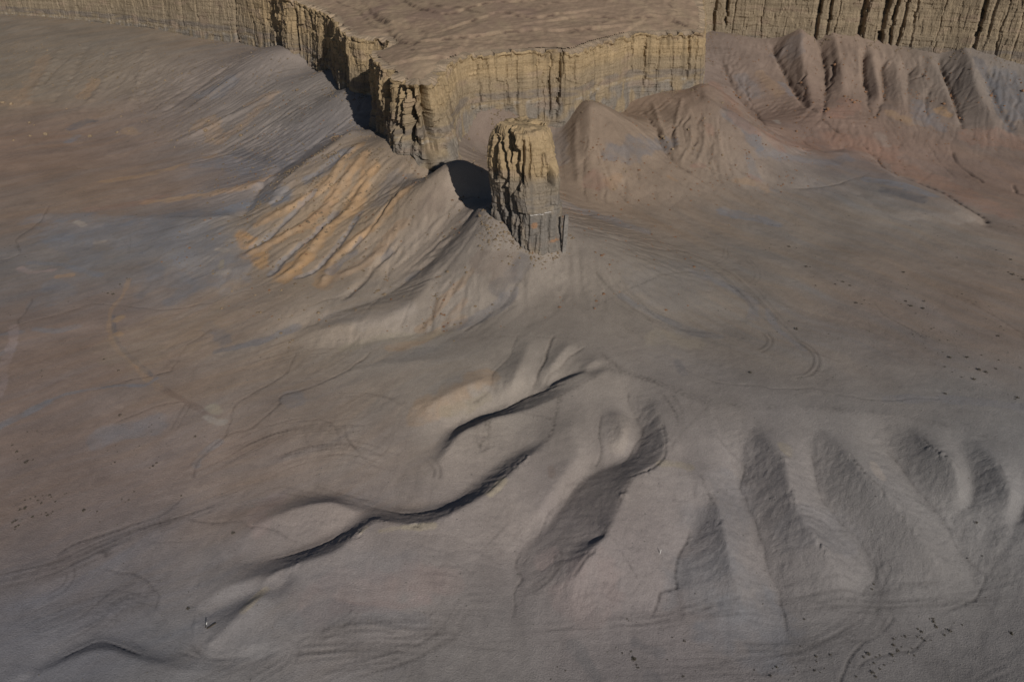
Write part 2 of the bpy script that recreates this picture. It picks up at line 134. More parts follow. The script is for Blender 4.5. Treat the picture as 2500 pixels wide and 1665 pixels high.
# deposits: colour, course, half width, strength
DEPOSITS = [((85,74,66),[(-17.9,347.8),(-10.8,349.2),(-1.8,346.4)],10,0.6),((130,104,75),[(-64.8,329.5),(-70.1,320.4),(-73.2,309.9),(-80.3,302.5),(-86.4,296.9),(-93.4,291.7),(-98.7,
286.2)],3.2,0.5),((111,88,76),[(-71.8,295.1),(-73.8,291.3),(-77.8,284.9)],2,0.35),((133,106,77),[(-60.5,320.1),(-67.9,305.6),(-71.8,295.1),(-77.8,284.9),(-84.4,279.1),
(-91.2,273),(-97.4,268.5)],3.6,0.55),((135,108,78),[(-56.8,308.6),(-58.9,299.3),(-64.3,284.9),(-69.3,278.9),(-72.5,268.7),(-75.1,259.1),(-79.2,251.9)],4.8,0.65),((133,
106,76),[(-37.9,284.6),(-44.4,280.8),(-49.9,272.6),(-56.8,267.2),(-62.6,259.8),(-64.3,253.4),(-64.5,243.8)],3,0.5),((120,100,80),[(-39.8,268),(-45.8,261.6),(-48.1,256.7),
(-52.9,251.6),(-58.6,247.8),(-63.3,241.5)],2.6,0.55),((134,107,77),[(-92.8,265.7),(-89.8,260.2),(-92.3,267)],2.6,0.8),((132,105,76),[(-103.4,283.5),(-100.4,278.7),(-99.2,
275.8)],3.2,0.85),((135,108,78),[(-77.5,254.9),(-75.5,257.2),(-73.6,259.4)],3.4,0.6),((135,113,90),[(-81,359.3),(-76.5,345.6)],1.6,0.8),((91,91,93),[(-68.8,327.3),(-77.7,
317.1),(-83.2,313.4)],3.2,0.75),((92,92,94),[(-90.6,303.7),(-92.8,301.2),(-94,298.4)],2,0.8),((92,92,94),[(-78.9,304.9),(-85.9,290.3),(-92.3,277.4),(-97,273.9)],1.4,0.6),
((93,93,95),[(-67.3,289.8),(-73.8,275.6),(-81.1,264.1),(-85.1,254.2)],1.7,0.65),((93,93,95),[(-57.6,284),(-62,268.1),(-69,252.9),(-74.6,249.3)],1.4,0.6),((75,74,75),
[(-42.5,257.1),(-44.6,254.3)],1.6,0.6),((76,75,76),[(-54.7,267.1),(-56.7,263.5)],1.1,0.6),((83,82,83),[(-31.4,243.9),(-34.6,241)],1.3,0.55),((92,90,90),[(-34.1,286.1),
(-46.7,300.3),(-49.9,285.9)],4,0.4),((92,92,94),[(-62.9,249.7),(-59.9,255.3),(-56.4,259.1)],1.8,0.55),((88,77,69),[(-26.9,272),(-30.5,270.2)],5,0.35),((130,108,86),
[(-105.2,337.4),(-113.3,330.9),(-122.1,329.6),(-137.9,331.4),(-157.1,329.2)],3.2,0.75),((118,94,81),[(-153.8,334.4),(-169,323.8),(-180.7,321.3)],3.5,0.35),((126,105,84),
[(-147.3,386.2),(-161.5,373.8),(-178,361.3),(-189.4,355.7)],3,0.6),((82,81,82),[(-135.7,385.6),(-124,371),(-109,355.3),(-96.6,342)],3,0.6),((102,102,104),[(-92.6,304.5),
(-107.9,313),(-118,305.5)],6,0.65),((98,98,101),[(-152.8,376),(-139.4,373.2),(-118.7,352.1)],6,0.5),((77,76,77),[(-239.3,430.9),(-236.6,439.4),(-232.6,441.5)],3.5,0.6),
((93,93,95),[(-231.5,420.5),(-231.7,412.1)],2.5,0.5),((94,94,96),[(-178.8,464.3),(-170.5,466.5),(-162.5,473.4)],4.5,0.5),((92,92,94),[(-165,456.7),(-158.9,466.4)],4,
0.45),((119,99,79),[(-253.1,486.9),(-251.6,476.8),(-254.3,498.9)],4,0.6),((120,100,80),[(-287.8,467),(-297.9,480.4)],9,0.35),((121,101,80),[(-167.8,422.8),(-162.1,428.5),
(-152.6,404.1)],4.5,0.45),((124,103,82),[(-140.7,435.4),(-128.9,438.5),(-148.2,402.5)],4,0.4),((121,101,81),[(-208.4,427.9),(-202.6,423.4)],5,0.5),((119,99,79),[(-301.7,
535),(-291.8,497.5),(-287.7,475.6)],5,0.35),((102,100,100),[(-183,301.1),(-156.2,296.7),(-127.5,285.7),(-105.8,259.1)],12,0.6),((94,94,96),[(-201,315.2),(-185.5,314.1),
(-160.8,308),(-131.5,307.6)],5,0.45),((94,94,96),[(-180.7,293.3),(-167.9,283.4),(-158.4,272.8)],6,0.45),((94,94,96),[(-141.7,295.9),(-128.3,277.9),(-142.8,280.5)],8,
0.26),((94,94,96),[(-180.8,272.9),(-170,272.2),(-160.6,267.6),(-149.8,262.3)],1.5,0.64),((94,94,96),[(-164.7,256.1),(-157.3,250.8),(-161.8,243.7)],5,0.45),((94,94,96),
[(-122,259.9),(-114.1,247.6),(-115.5,241.1)],4,0.41),((93,91,91),[(-135.5,270.3),(-127.8,258.3),(-129.4,249.2)],4,0.5),((95,95,97),[(-155.6,225.6),(-147.9,224.9),(-142.2,
227.4)],1.6,0.56),((95,95,97),[(-165.3,222.5),(-158.8,224)],1.2,0.45),((95,95,97),[(-159.2,211.2),(-157,213.2)],1.6,0.52),((94,94,96),[(-108.1,170.6),(-103.1,173.3),
(-97.4,174.6)],4.5,0.45),((95,95,97),[(-62,185.4),(-59.6,183.7)],3.2,0.41),((93,93,95),[(-80.4,158.8),(-80.5,163.2),(-77.4,167.8)],1.4,0.45),((116,104,99),[(-182.6,
268.7),(-177.2,265.7),(-170.3,267.5)],1.6,0.8),((124,103,83),[(-165.3,262.6),(-161.7,263)],1.8,0.9),((125,104,83),[(-138,258.2),(-135.6,246.2),(-135.9,238.2),(-131.7,
227),(-125.5,216.3),(-113.9,204.1),(-107.3,196.5),(-101.7,191.2)],1,0.5),((79,78,79),[(-133.3,233.6),(-128.1,222.6),(-122.4,214.1),(-112.8,204),(-106.9,198.3)],0.8,0.5),
((124,104,83),[(-131.2,231.3),(-130.5,232.3)],1.8,0.8),((125,104,83),[(-127,222.5),(-126.2,222)],1.5,0.8),((96,84,76),[(-100.6,191.1),(-94.6,186.8),(-86.7,181.1),(-82.6,
177.2)],1,0.7),((120,111,96),[(-83.6,181.8),(-81.6,180.2)],1.8,0.7),((123,116,107),[(-84.3,178),(-79.3,175.6)],1.5,0.6),((95,95,97),[(-139.6,175.3),(-136.3,179.8),
(-131.9,185.7)],1.6,0.71),((95,95,97),[(-131.9,185.7),(-128.3,189.7),(-120.3,192),(-113.7,193.4),(-106.8,192.7),(-104.6,196.4)],0.7,0.6),((116,104,99),[(-147.3,189.3),
(-151.2,198),(-155.5,207.3),(-158.6,217.2),(-163.6,227.8)],1.5,0.6),((122,114,105),[(-110.4,274.9),(-106.4,272.4)],1.2,0.8),((117,108,94),[(-106,265.5),(-105,261)],1.1,
0.8),((120,112,104),[(-106.6,257.8),(-101.6,257.9)],1.3,0.7),((124,116,107),[(-179.8,308.3),(-175.2,304.5)],1.6,0.6),((123,115,106),[(-162.8,289.2),(-160.3,289.8)],1.4,
0.6),((94,92,92),[(-98.5,224.1),(-93.7,219.5),(-89.3,214.3)],3,0.5),((91,89,89),[(-90.7,209.8),(-80.7,212.7),(-73.4,216.5),(-68.6,219.6)],1.8,0.6),((114,101,87),[(-115.8,
215.7),(-110.5,219.3),(-103.9,224.7)],14,0.5),((97,85,76),[(-140.9,207.1),(-136.6,211.8)],10,0.25),((115,96,76),[(-7.5,187.5),(-14.6,181.8),(-20.8,177.5),(-23.7,175.3)],
4.2,0.5),((106,98,85),[(-7,181.2),(-12.2,178),(-18.1,175.3)],1.6,0.6),((122,102,81),[(-37,205.2),(-28.7,207.1),(-23.5,210.8),(-15.7,216.2)],2,0.5),((113,105,91),[(-19.4,
212),(-26.1,209.4),(-37.7,210.7),(-51.1,208.3)],2,0.5),((114,95,76),[(-13.7,232.5),(-21.1,225.6),(-25.3,217.5),(-28.3,213.7)],1.6,0.5),((117,97,78),[(-15.3,223),(-20.6,
215.4)],1.2,0.4),((85,74,66),[(-10.9,234.5),(-1.2,232.6),(-3.6,229.8)],3.5,0.4),((69,68,69),[(4.5,233.5),(-1.2,229.4),(-4.5,226.3)],2.5,0.5),((90,88,88),[(0.2,225.1),
(-5.8,219),(-12.7,214.9),(-19.5,213.5)],2.2,0.5),((120,112,104),[(-58.3,222.7),(-43.1,217.9),(-34,221.5)],4,0.4),((122,113,98),[(-5.4,144.7),(-3.1,147.1),(-2.4,148.4)],
1.3,0.95),((120,111,96),[(-29.9,134),(-25.3,134.9),(-18.2,135.4)],1,0.8),((121,112,97),[(-56.4,115.1),(-54.9,117.7),(-53.1,120.6)],1.1,0.75),((131,121,105),[(-34.2,
133.6),(-33.2,135.1)],0.8,0.6),((114,106,98),[(27.7,167.5),(27.5,162.5),(26.6,159.9)],2.4,0.6),((111,103,89),[(36.3,151.1),(40.5,151.4),(42.8,151)],1.4,0.6),((112,104,
90),[(67,155.6),(66.8,153.4)],1.6,0.6),((117,109,101),[(87,145.9),(87,149.9)],1.5,0.5),((116,104,99),[(-57.9,147.5),(-60.9,141.5),(-59,139.1)],3,0.5),((106,95,91),[(-42,
117.5),(-31.3,120.2),(-18.3,121.6)],5,0.45),((106,95,91),[(-36.3,116.4),(-23.5,116.8),(-18.1,118.6)],1.5,0.5),((105,94,90),[(16.9,121.1),(14.8,119.8),(17.8,118.4)],6,
0.4),((116,104,99),[(9.1,130.3),(7.5,128.1)],2,0.5),((106,95,90),[(-24.1,123.1),(-12.8,122.7)],4,0.35),((87,85,85),[(-46.6,113.3),(-36,114.9),(-26.9,114.5),(-19.6,
114.4)],2.5,0.5),((87,85,85),[(-47.3,125.9),(-35.7,124.8),(-24.4,125.9)],4,0.3),((88,88,89),[(39.1,124.2),(43,121.6),(46.5,122.6)],7,0.45),((87,87,89),[(45.3,115),(51.2,
114.4),(53.4,112.8)],6.5,0.55),((92,90,90),[(44.3,136.5),(45.2,129.7),(41.2,126.1)],7,0.4),((86,86,88),[(68,133),(74.5,134.6)],6,0.25),((86,86,88),[(52.3,146.5),(52.1,
140.9)],5,0.3),((88,77,69),[(9.5,152.3),(9.6,150.7)],1.5,0.45),((75,75,75),[(12.8,109.3),(14.4,107.1),(16.3,104.1),(16.6,102.8)],1.5,0.4),((74,73,74),[(25.4,110.1),(27.4,
109.3),(29.9,108.4)],1.6,0.4),((76,75,76),[(27.5,103.2),(28.2,102.7)],1.6,0.4),((89,88,88),[(51.2,208.4),(62,206.9),(48.3,213.2),(34.3,222.7)],1.6,0.5),((93,91,91),
[(61.8,244.8),(72.9,237.8),(77.9,228.8),(75.1,217.9)],1.8,0.5),((96,94,94),[(81.5,224.4),(81.1,212),(83.3,204.5),(85,198.6)],1.2,0.5),((86,85,85),[(50.5,227.3),(47.3,
232.6),(61.4,242.9)],10,0.25),((121,112,97),[(43.2,204.4),(53.6,201.6)],4,0.35),((79,78,79),[(46.7,191.2),(47.6,185)],1.3,0.4),((95,93,93),[(99.3,173.1),(112.1,173.1),
(133.3,170.4)],1.8,0.6),((83,83,85),[(103.4,375.9),(110.4,368.6),(112.1,361.2)],5,0.6),((93,93,95),[(144.1,404.1),(159.1,369.6)],0.1,0.1),((96,96,98),[(158.9,343.8),
(169.7,335),(178.7,323.4)],3.2,0.75),((79,78,79),[(162.4,330.7),(171.6,319.4)],4,0.6),((88,88,90),[(114.4,357),(137.5,360.9),(158.6,368.3)],5,0.45),((119,111,103),
[(172.8,303.4),(182,300.7),(160.3,304.8)],4,0.5),((88,88,89),[(107.1,352.1),(108,332.6),(113.3,328)],3,0.4),((83,83,85),[(68.6,352.8),(56.9,343.9),(51,335),(43.4,333.2)],
5,0.55),((93,93,95),[(87.2,305.1),(95.4,300.9),(103.3,296.1)],4.5,0.6),((95,93,93),[(19.7,292.7),(34.6,286.4),(46.7,278.8)],5,0.5),((105,83,72),[(33.8,320.4),(36.7,315),
(32.6,315.1)],4,0.5),((111,92,74),[(39.7,317),(44.3,320.9),(40.9,313.8)],2.2,0.6),((103,82,70),[(90.6,366.1),(91.1,362.5)],2.5,0.45),((104,82,71),[(80.3,339.3),(83.5,
340.6)],2,0.5),((113,94,75),[(67,327.8),(69.7,326.4)],1.6,0.7),((115,96,77),[(98.1,333.1),(108,332.6),(109.2,327.3)],3.5,0.5),((106,84,72),[(105,337),(108.1,335.2)],2,
0.4),((115,92,79),[(160.1,391.2),(175.6,380.2),(186.2,358.8),(195.7,339.7),(200.4,320),(203.8,310.9)],6,0.5),((108,86,74),[(123.9,370.5),(145.5,385.6),(159.7,390.1),
(181.6,379.4)],8,0.5),((111,88,76),[(177.5,427.5),(179.8,424),(169.3,412.5)],5,0.6),((111,88,76),[(164.3,417.9),(164.3,413.4)],4,0.5),((129,103,74),[(222.5,419.1),(224.2,
413.2)],3,0.55),((116,97,77),[(196.2,412.5),(203.6,405)],4.5,0.6),((108,86,74),[(230.4,390.2),(242.9,389.5),(249.5,383.2)],9,0.5),((104,83,71),[(115,458.1),(105.8,377.8),
(121.8,374.6)],4,0.5),((121,101,81),[(141.4,469.1),(147.6,447.8)],3,0.4),((88,86,86),[(131.7,467.2),(135.1,454.3)],5,0.5),((88,88,90),[(217.4,426.5),(207.7,405.3)],5,
0.45),((89,89,91),[(215.6,411.5),(216,399.3)],4,0.4),((72,71,72),[(258.1,459.1),(258.1,442.6),(255.7,426.5),(249.6,396.7)],3.5,0.6),((89,89,91),[(266.8,444),(263.3,
427.3),(261.4,415.2)],9,0.55),((91,91,93),[(152.3,460.8),(153.8,444.6)],2.5,0.5),((125,117,108),[(137.8,417.1),(138.2,411.6)],1.5,0.6),((81,80,81),[(159.3,491),(167.3,
495.7),(164.7,484.2)],5,0.35),((117,109,101),[(183.3,394),(183.5,385)],2.5,0.35),((89,87,87),[(20.3,356.2),(20.4,334.2)],4,0.35)]
# washes, footpaths and wheel tracks: kind, course, half width, depth, stain
COURSES = [('rib',[(-64.8,329.5),(-70.1,320.4),(-73.2,309.9),(-80.3,302.5),(-86.4,296.9),(-93.4,291.7),(-98.7,286.2)],1.87,-0.5,0),('rib',[(-60.5,320.1),(-67.9,305.6),(-71.8,
295.1),(-77.8,284.9),(-84.4,279.1),(-91.2,273),(-97.4,268.5)],2.02,-0.55,0),('rib',[(-56.8,308.6),(-58.9,299.3),(-64.3,284.9),(-69.3,278.9),(-72.5,268.7),(-75.1,259.1),
(-79.2,251.9)],2.3,-0.6,0),('rib',[(-37.9,284.6),(-44.4,280.8),(-49.9,272.6),(-56.8,267.2),(-62.6,259.8),(-64.3,253.4),(-64.5,243.8)],1.73,-0.5,0),('rib',[(-39.8,268),
(-45.8,261.6),(-48.1,256.7),(-52.9,251.6),(-58.6,247.8)],1.58,-0.4,0),('rib',[(-68.8,327.3),(-77.7,317.1),(-89.3,311),(-94.3,300)],1.87,0.45,0),('rib',[(-78.9,304.9),
(-85.9,290.3),(-92.3,277.4),(-97,273.9)],1.44,0.5,0),('rib',[(-67.3,289.8),(-73.8,275.6),(-81.1,264.1),(-85.1,254.2)],1.58,0.55,0),('rib',[(-57.6,284),(-62,268.1),(-69,
252.9),(-74.6,249.3)],1.3,0.5,0),('rib',[(-42.1,257.1),(-47.3,250.7),(-50.2,243.4),(-55.5,233.6)],1.44,0.45,0),('rib',[(-45.9,282.2),(-51.8,270.6),(-58.7,260.9)],1.15,
0.4,0),('rib',[(-128.9,438.5),(-143.7,430.9),(-160.9,419),(-173.4,408.1)],2.88,-0.6,0),('rib',[(-155.4,477.2),(-169.3,462.4),(-181,443.9)],2.88,-0.45,0),('rib',[(-168.4,
494.6),(-183.8,474.6),(-194,452.2)],2.52,0.45,0),('rib',[(-118.4,410.4),(-132.4,402.2),(-147.8,388.1)],2.88,0.45,0),('rib',[(-298,552.8),(-288.4,505.9),(-281.7,466.8)],
3.24,-0.5,0),('rib',[(-282.8,559.1),(-271.2,504.4),(-266,462.4)],2.88,0.4,0),('rib',[(-262.2,547.7),(-247.1,494.4),(-244.7,458.3)],2.88,-0.45,0),('rib',[(-238.6,547.4),
(-225.7,492.5),(-219.7,457.2)],2.88,-0.4,0),('rib',[(68.6,391),(68.7,372.9),(69.5,355.9)],1.44,-0.5,0),('rib',[(81.7,389.7),(75.7,367.4),(73.9,348)],1.3,-0.5,0),('rib',
[(82,364.7),(80.1,352.1),(74.7,342.2)],1.15,-0.45,0),('rib',[(89.1,369.5),(86.7,354.6),(81.6,341.6)],1.3,-0.5,0),('rib',[(95,373.7),(94,358),(93.4,345.2)],1.3,-0.45,0),
('rib',[(28.1,354.5),(27.3,337.8),(27.5,315.4)],1.8,-0.4,0),('rib',[(42.2,349.8),(48.7,337.2),(57.1,323.8)],2.16,-0.4,0),('wash',[(15.2,149.5),(12.9,146.3),(9.1,141.1),
(6,136.3),(1.6,131.4),(1.3,127.9),(1.6,124.5),(0.7,121.3),(0.2,116.7)],0.35,0.35,0.35),('wash',[(41.1,135.1),(38.4,131.8),(37.2,128.2),(35.8,125.1),(35.2,122.7),(32.3,
120.6),(31.6,118.9),(29.9,116.4)],0.4,0.5,0.5),('wash',[(51,160.9),(56.6,153.4),(55.3,147.6),(56.5,138.8),(57.3,129.7),(58.3,122.5),(58.2,113.7)],0.35,0.4,0.45),('wash',
[(73.3,155),(73.2,149.5),(73.6,143.8),(77,137.4),(80.6,130.9),(80,124.7),(76.3,121.6)],0.35,0.4,0.45),('wash',[(93.3,156.7),(95,150.4),(96.8,143.4),(100.1,138.1),(101.2,
132.3),(104.1,126.7),(104.5,124.5),(100.4,120.7),(92.4,117)],0.35,0.4,0.4),('wash',[(81.3,116.1),(75.7,112.3),(71.2,109.1),(66.9,104.8),(65.7,102.2)],0.35,0.35,0.45),
('wash',[(93.4,114.4),(86.8,112.6),(82.1,109.4),(75,106.9),(69.8,105.1)],0.35,0.35,0.45),('wash',[(31.7,178.8),(31.6,172.7),(32.6,163.9),(29.9,157.6),(26.5,154.8)],0.3,
0.3,0.3),('wash',[(23.2,169),(21.7,156.7),(20.7,154.6)],0.3,0.3,0.4),('wash',[(12.7,203.9),(10,196.5),(7.9,188.1),(6.1,184.2)],0.45,0.5,0.5),('wash',[(20.4,197.4),(14.5,
191.2),(10.8,186.8),(8.8,184.1)],0.4,0.45,0.5),('wash',[(1.6,205),(-1.3,195.4),(-5.6,188.9),(-6.3,182.4),(-10.7,179)],0.4,0.4,0.5),('trail',[(12.8,175.9),(11.3,168.5),
(10.2,163.5),(8,159.4)],0.7,0.1,0.6),('trail',[(23.7,184),(17.6,179.3),(13,176.5),(4.3,172.9)],0.5,0.05,0.5),('trail',[(2.8,171.2),(7.6,169.4),(10.8,168.1)],0.5,0.06,
0.4),('trail',[(-9.9,168.6),(-8.7,163.3),(-7.1,159.4)],1,0.1,0.4),('trail',[(-7.1,172.1),(-6.9,165.3),(-8.2,161.4)],0.5,0.08,0.45),('trail',[(-5.8,172.2),(-6,164.1),
(-6.4,160.2)],0.6,0.08,0.45),('trail',[(39.9,177.3),(42.2,168.9),(42.1,163.8),(38.6,157.4)],0.5,0.06,0.5),('trail',[(42.6,175.9),(44.1,169.3),(43.2,163.8)],0.5,0.06,0.4),
('trail',[(51.1,170.5),(47.1,166.2),(42.7,161),(39.1,155.8)],0.5,0.06,0.45),('trail',[(28.3,145.9),(25.9,141.9),(22.6,134.3),(20.2,131.2)],0.6,0.12,0.5),('trail',[(45.3,
148.7),(46.4,143.9),(47.7,138.5)],0.5,0.08,0.55),('trail',[(28.4,186.1),(38.7,181.2),(58,170.6),(73.4,169.9),(88.5,168.3),(102.5,164.8),(114.9,159),(124.7,153.7)],1.4,
0.06,0.35),('trail',[(25.9,187.9),(33.3,184.6),(38.6,181.3),(45.1,175.7),(53.4,170.4)],1.2,0.06,0.35),('trail',[(25.4,194.2),(28.1,189.6),(31.6,186.5)],1.5,0.05,0.3),
('trail',[(22.4,130.8),(24,128.3),(25.9,125.7),(27.3,123)],0.35,0.05,0.45),('trail',[(-10.9,255.5),(-18.5,251.3),(-27.6,246.4),(-32.4,242.8),(-45.1,231),(-58.6,224.6)],
0.8,0.35,0.5),('wash',[(-14.3,275.1),(-22.6,268),(-30.3,262.2),(-33.7,257.2)],0.5,0.3,0.35),('wash',[(4,230.4),(-0.3,225.1),(-5.8,218.4),(-13.9,210.7)],0.5,0.35,0.45),
('wash',[(-20.3,227.2),(-23.6,219.6),(-28.7,213.2)],0.4,0.3,0.45),('wash',[(-32.6,234.6),(-32.2,221.5),(-33.9,214.9)],0.4,0.3,0.35),('wash',[(-47.8,251.6),(-48.1,245.8),
(-53.9,237),(-64.6,230.5)],0.4,0.3,0.4),('wash',[(-64,273),(-72.9,272.6),(-80.4,260.7)],0.3,0.2,0.2),('trail',[(-18.6,207.8),(-7.5,206.1),(3.4,204.5),(16.3,202.1),(21.9,
201.2)],0.4,0.08,0.4),('trail',[(23.1,216.2),(34.4,224.3),(43,231.1),(49.7,237.7)],0.5,0.08,0.45),('track',[(56,265),(68.7,257.3),(76.4,245.5),(79.7,235.5),(81.9,222.8),
(84.7,209),(86.4,198.6),(93.1,191.6)],0.6,0.12,0.4),('track',[(27.3,232.2),(31.4,225.6),(36.9,218.5),(42.9,212.2)],0.6,0.12,0.45),('track',[(39.1,224.4),(43.4,216),(51.5,
209.8),(62.3,208.4)],0.5,0.1,0.4),('double',[(77.6,183.9),(81.2,184.6),(84.9,188.7),(87.1,194.3),(86.9,200.1),(85.2,203.8)],0.5,0.16,0.55),('double',[(72,198),(74.9,
200.6),(76.9,205.1),(76.5,208.9)],0.5,0.14,0.5),('double',[(80.2,240.7),(84.2,246.6),(85.4,254.4),(84.4,260.4)],0.4,0.12,0.35),('double',[(70.8,254.9),(76.2,261.3),(78.8,
270.5)],0.4,0.1,0.3),('track',[(47.9,236.9),(61.7,244.4),(71.1,240.8),(76.3,231.8),(77.1,224.1)],0.5,0.1,0.4),('wash',[(48,187.4),(53,182),(62.3,179.2),(74.8,177),(80.5,
178.5),(87.2,175.2),(98.9,172),(104.7,173.6),(112.1,173.1)],0.35,0.25,0.35),('wash',[(117.3,228.3),(118,220.2),(120.6,215.4),(124,206.3)],0.4,0.2,0.4),('wash',[(143.1,
239.6),(150.3,229.2),(155.7,210)],0.6,0.2,0.3),('bundle',[(-111.7,123.2),(-102.6,126.3),(-95.4,131.5),(-90,135),(-80.6,140.2),(-72,145.2),(-65.8,149.1)],7,0.05,0.4),
('bundle',[(-91.8,108.6),(-86.5,113.6),(-83.4,118.4),(-76.2,120.1)],6,0.05,0.25),('bundle',[(-104.2,109),(-94.8,115.1),(-85.9,118.4),(-76.3,116.8)],9,0.05,0.2),('bundle',
[(-43.6,107.1),(-29.8,108.9),(-15.7,110.5),(2.3,110.8)],7,0.05,0.35),('bundle',[(-37.6,103.2),(-26,106.5),(-19.2,109.3),(-14.1,113.2),(-10.7,118.3),(-1.4,120.1)],5,0.05,
0.3),('bundle',[(-49.3,109.4),(-40.7,110.8),(-30.4,113.2),(-17.7,112.7)],4,0.05,0.3),('bundle',[(4.2,110.7),(26.2,113.7),(44.6,117.9),(62.8,119),(85.6,119.5)],6,0.05,
0.3),('bundle',[(42.9,108.8),(60.2,109.4),(72.4,114),(79.2,120.5)],5,0.05,0.3),('bundle',[(12.5,103.3),(33.5,104.5),(55.2,106.8),(73.1,109.4)],8,0.05,0.25),('bundle',
[(-80.1,155.1),(-74,162.5),(-62.4,170.8),(-48.8,173.2),(-34.8,174.2)],5,0.05,0.35),('bundle',[(-67.4,155.1),(-55.8,162.1),(-42.5,163.7),(-28.3,158)],6,0.05,0.3),
('bundle',[(-89,195.7),(-75.7,203.8),(-61.3,211.1),(-44.9,210.3)],7,0.05,0.25),('bundle',[(-65.4,148.5),(-57.8,152.6),(-48.7,150.2),(-35.1,145.7),(-22.4,144),(-14.2,
147.5)],4,0.05,0.25),('bundle',[(56.5,262.9),(71.9,252.2),(79.2,230.6),(82.3,213.6)],5,0.05,0.3),('bundle',[(27.5,235),(34.1,221.6),(48.1,211.9),(68.3,202.6)],6,0.05,
0.3),('bundle',[(60.9,119.2),(74,120.3),(91.7,121.1),(109.2,122)],6,0.05,0.25),('bundle',[(1.1,121.3),(4.4,122.2),(7.8,124.1),(10,126.3),(10.7,128.6)],2,0.05,0.3),('cut',
[(14,181.6),(4.5,181.7),(-2.8,177.1),(-6.6,175.5),(-14.6,171.2)],0.6,0.9,0.3),('cut',[(-39.8,136.4),(-42.7,134.3),(-49,131.8),(-54.5,129.9)],0.35,0.55,0.35),('cut',
[(-10.1,148.8),(-14.9,144.7),(-24.3,142.2),(-30.3,143.5),(-35.5,145.2)],0.3,0.4,0.35),('cut',[(4.1,156.6),(-2.4,149.2),(-6,144.9)],0.35,0.5,0.3),('cut',[(38.2,164),(38.3,
158.9),(37,153),(33.1,149.2),(27.8,147.1)],0.4,0.5,0.3),('cut',[(-89.9,105),(-86.8,107.2),(-83.9,108.9),(-79.6,107.7),(-74.8,105.9)],0.35,0.4,0.3),('cut',[(-67.1,106.9),
(-61.7,105.5),(-53.6,105.9)],0.35,0.4,0.3),('cut',[(81.5,151.3),(83,146),(85.5,141.6),(85.5,139.9)],0.35,0.5,0.35),('cut',[(101.3,157.4),(101.8,153.2),(104.3,149.2)],0.3,
0.4,0.35),('cut',[(115.3,147.8),(115.1,143.4)],0.5,0.7,0.35),('cut',[(17.9,127.6),(15.7,125.6),(13.6,123.5)],0.5,0.5,0.3),('wash',[(-201.9,329.1),(-198.2,315.4),(-197.9,
301.9),(-197.5,293.7),(-190.9,284.3),(-191.7,278.2),(-194.8,276.6)],0.5,0.35,0.5),('wash',[(-165.3,222.5),(-161.9,228.9),(-151.8,235.4),(-142.3,241.9),(-120,237.1),(-111,
236.8),(-100.1,240.3),(-90.6,245.1)],0.4,0.3,0.4),('wash',[(-163,228.9),(-165.4,240.3),(-166.7,246.2)],0.4,0.2,0.4),('wash',[(-120.3,192),(-109.9,196.7),(-102.8,199.8),
(-101.6,202.4),(-101.5,214.5),(-97.3,221.9)],0.5,0.25,0.35),('wash',[(-80.1,155.1),(-81.2,161.3),(-76.3,170.6),(-77.9,180.8),(-76.1,186.3),(-66.5,198.2),(-66,207.6)],
0.45,0.3,0.4),('wash',[(-76.3,170.6),(-69,174.6),(-65.4,183.4),(-65.2,186.5),(-52.5,193.1),(-42.4,204)],0.45,0.3,0.45),('wash',[(-107.7,176.4),(-101.5,181.5),(-93,
185.2)],0.4,0.2,0.3),('double',[(-91.2,173),(-91.1,178.1),(-91,183.5)],0.5,0.12,0.45),('track',[(-78.4,169.9),(-71.3,172.6),(-63.2,174.3),(-51.5,174.8),(-47,171),(-45.3,
166.4),(-48.1,164.1),(-52.9,165.7),(-54.7,169.7),(-51.3,171.4),(-48.2,169.8)],0.4,0.12,0.4),('track',[(-44.8,172.1),(-43,166.8),(-39.1,162.2),(-33.1,161.2),(-31.4,
165.2)],0.4,0.12,0.35),('track',[(-60.7,171.4),(-48.7,172.5),(-44.8,168.9),(-38.5,161),(-34.8,157.3),(-29.4,155.9),(-28.9,159.8)],0.4,0.12,0.35),('track',[(-48.2,186.1),
(-41.1,184.9),(-32.8,181.3),(-28.6,178.5)],0.4,0.1,0.35),('track',[(-46.4,184.3),(-35.9,182.5),(-27.8,176.5)],0.4,0.1,0.3),('track',[(-80.5,156.3),(-73.8,161.9),(-64.6,
170.3),(-53.2,171.6)],0.4,0.1,0.35),('track',[(-78.3,155.1),(-71.2,160.6),(-61.9,168.8)],0.4,0.1,0.3),('double',[(-21.6,159.8),(-19.6,157.1),(-18.6,155),(-18.8,153)],0.5,
0.14,0.4),('trail',[(-146.3,275.6),(-147.7,282.6),(-153.7,290.6),(-160.8,294.1)],0.4,0.05,0.25),('trail',[(-145.1,276.8),(-150,290.1),(-153.2,296.4)],0.4,0.05,0.25),
('trail',[(-143.4,275.3),(-139,281.3),(-138.8,288.2)],0.4,0.05,0.25),('trail',[(-139.2,274.7),(-130.3,283.6),(-123.2,287.2)],0.4,0.05,0.2),('double',[(-111.2,122.3),
(-102.3,125.6),(-95.3,131.1),(-89.8,134.7),(-80.4,139.8),(-71.9,144.8)],0.5,0.12,0.4),('double',[(-112.2,124.2),(-104.3,126.9),(-98.5,129),(-92.2,133.6),(-85.4,137.9),
(-78.3,142.1)],0.5,0.12,0.35),('track',[(-93.5,131.5),(-92,131.1),(-91.4,129.8)],0.6,0.1,0.5),('track',[(-92.3,131.8),(-91.3,131.8),(-90.5,130.1)],0.6,0.1,0.45),('wash',
[(-102.1,131.1),(-98.3,135),(-93.4,136.6),(-88.8,139.4),(-84.1,142),(-80.1,147.5)],0.45,0.25,0.45),('double',[(-99.4,119.6),(-97.2,121.5),(-96.9,124.4),(-97.9,126.3)],
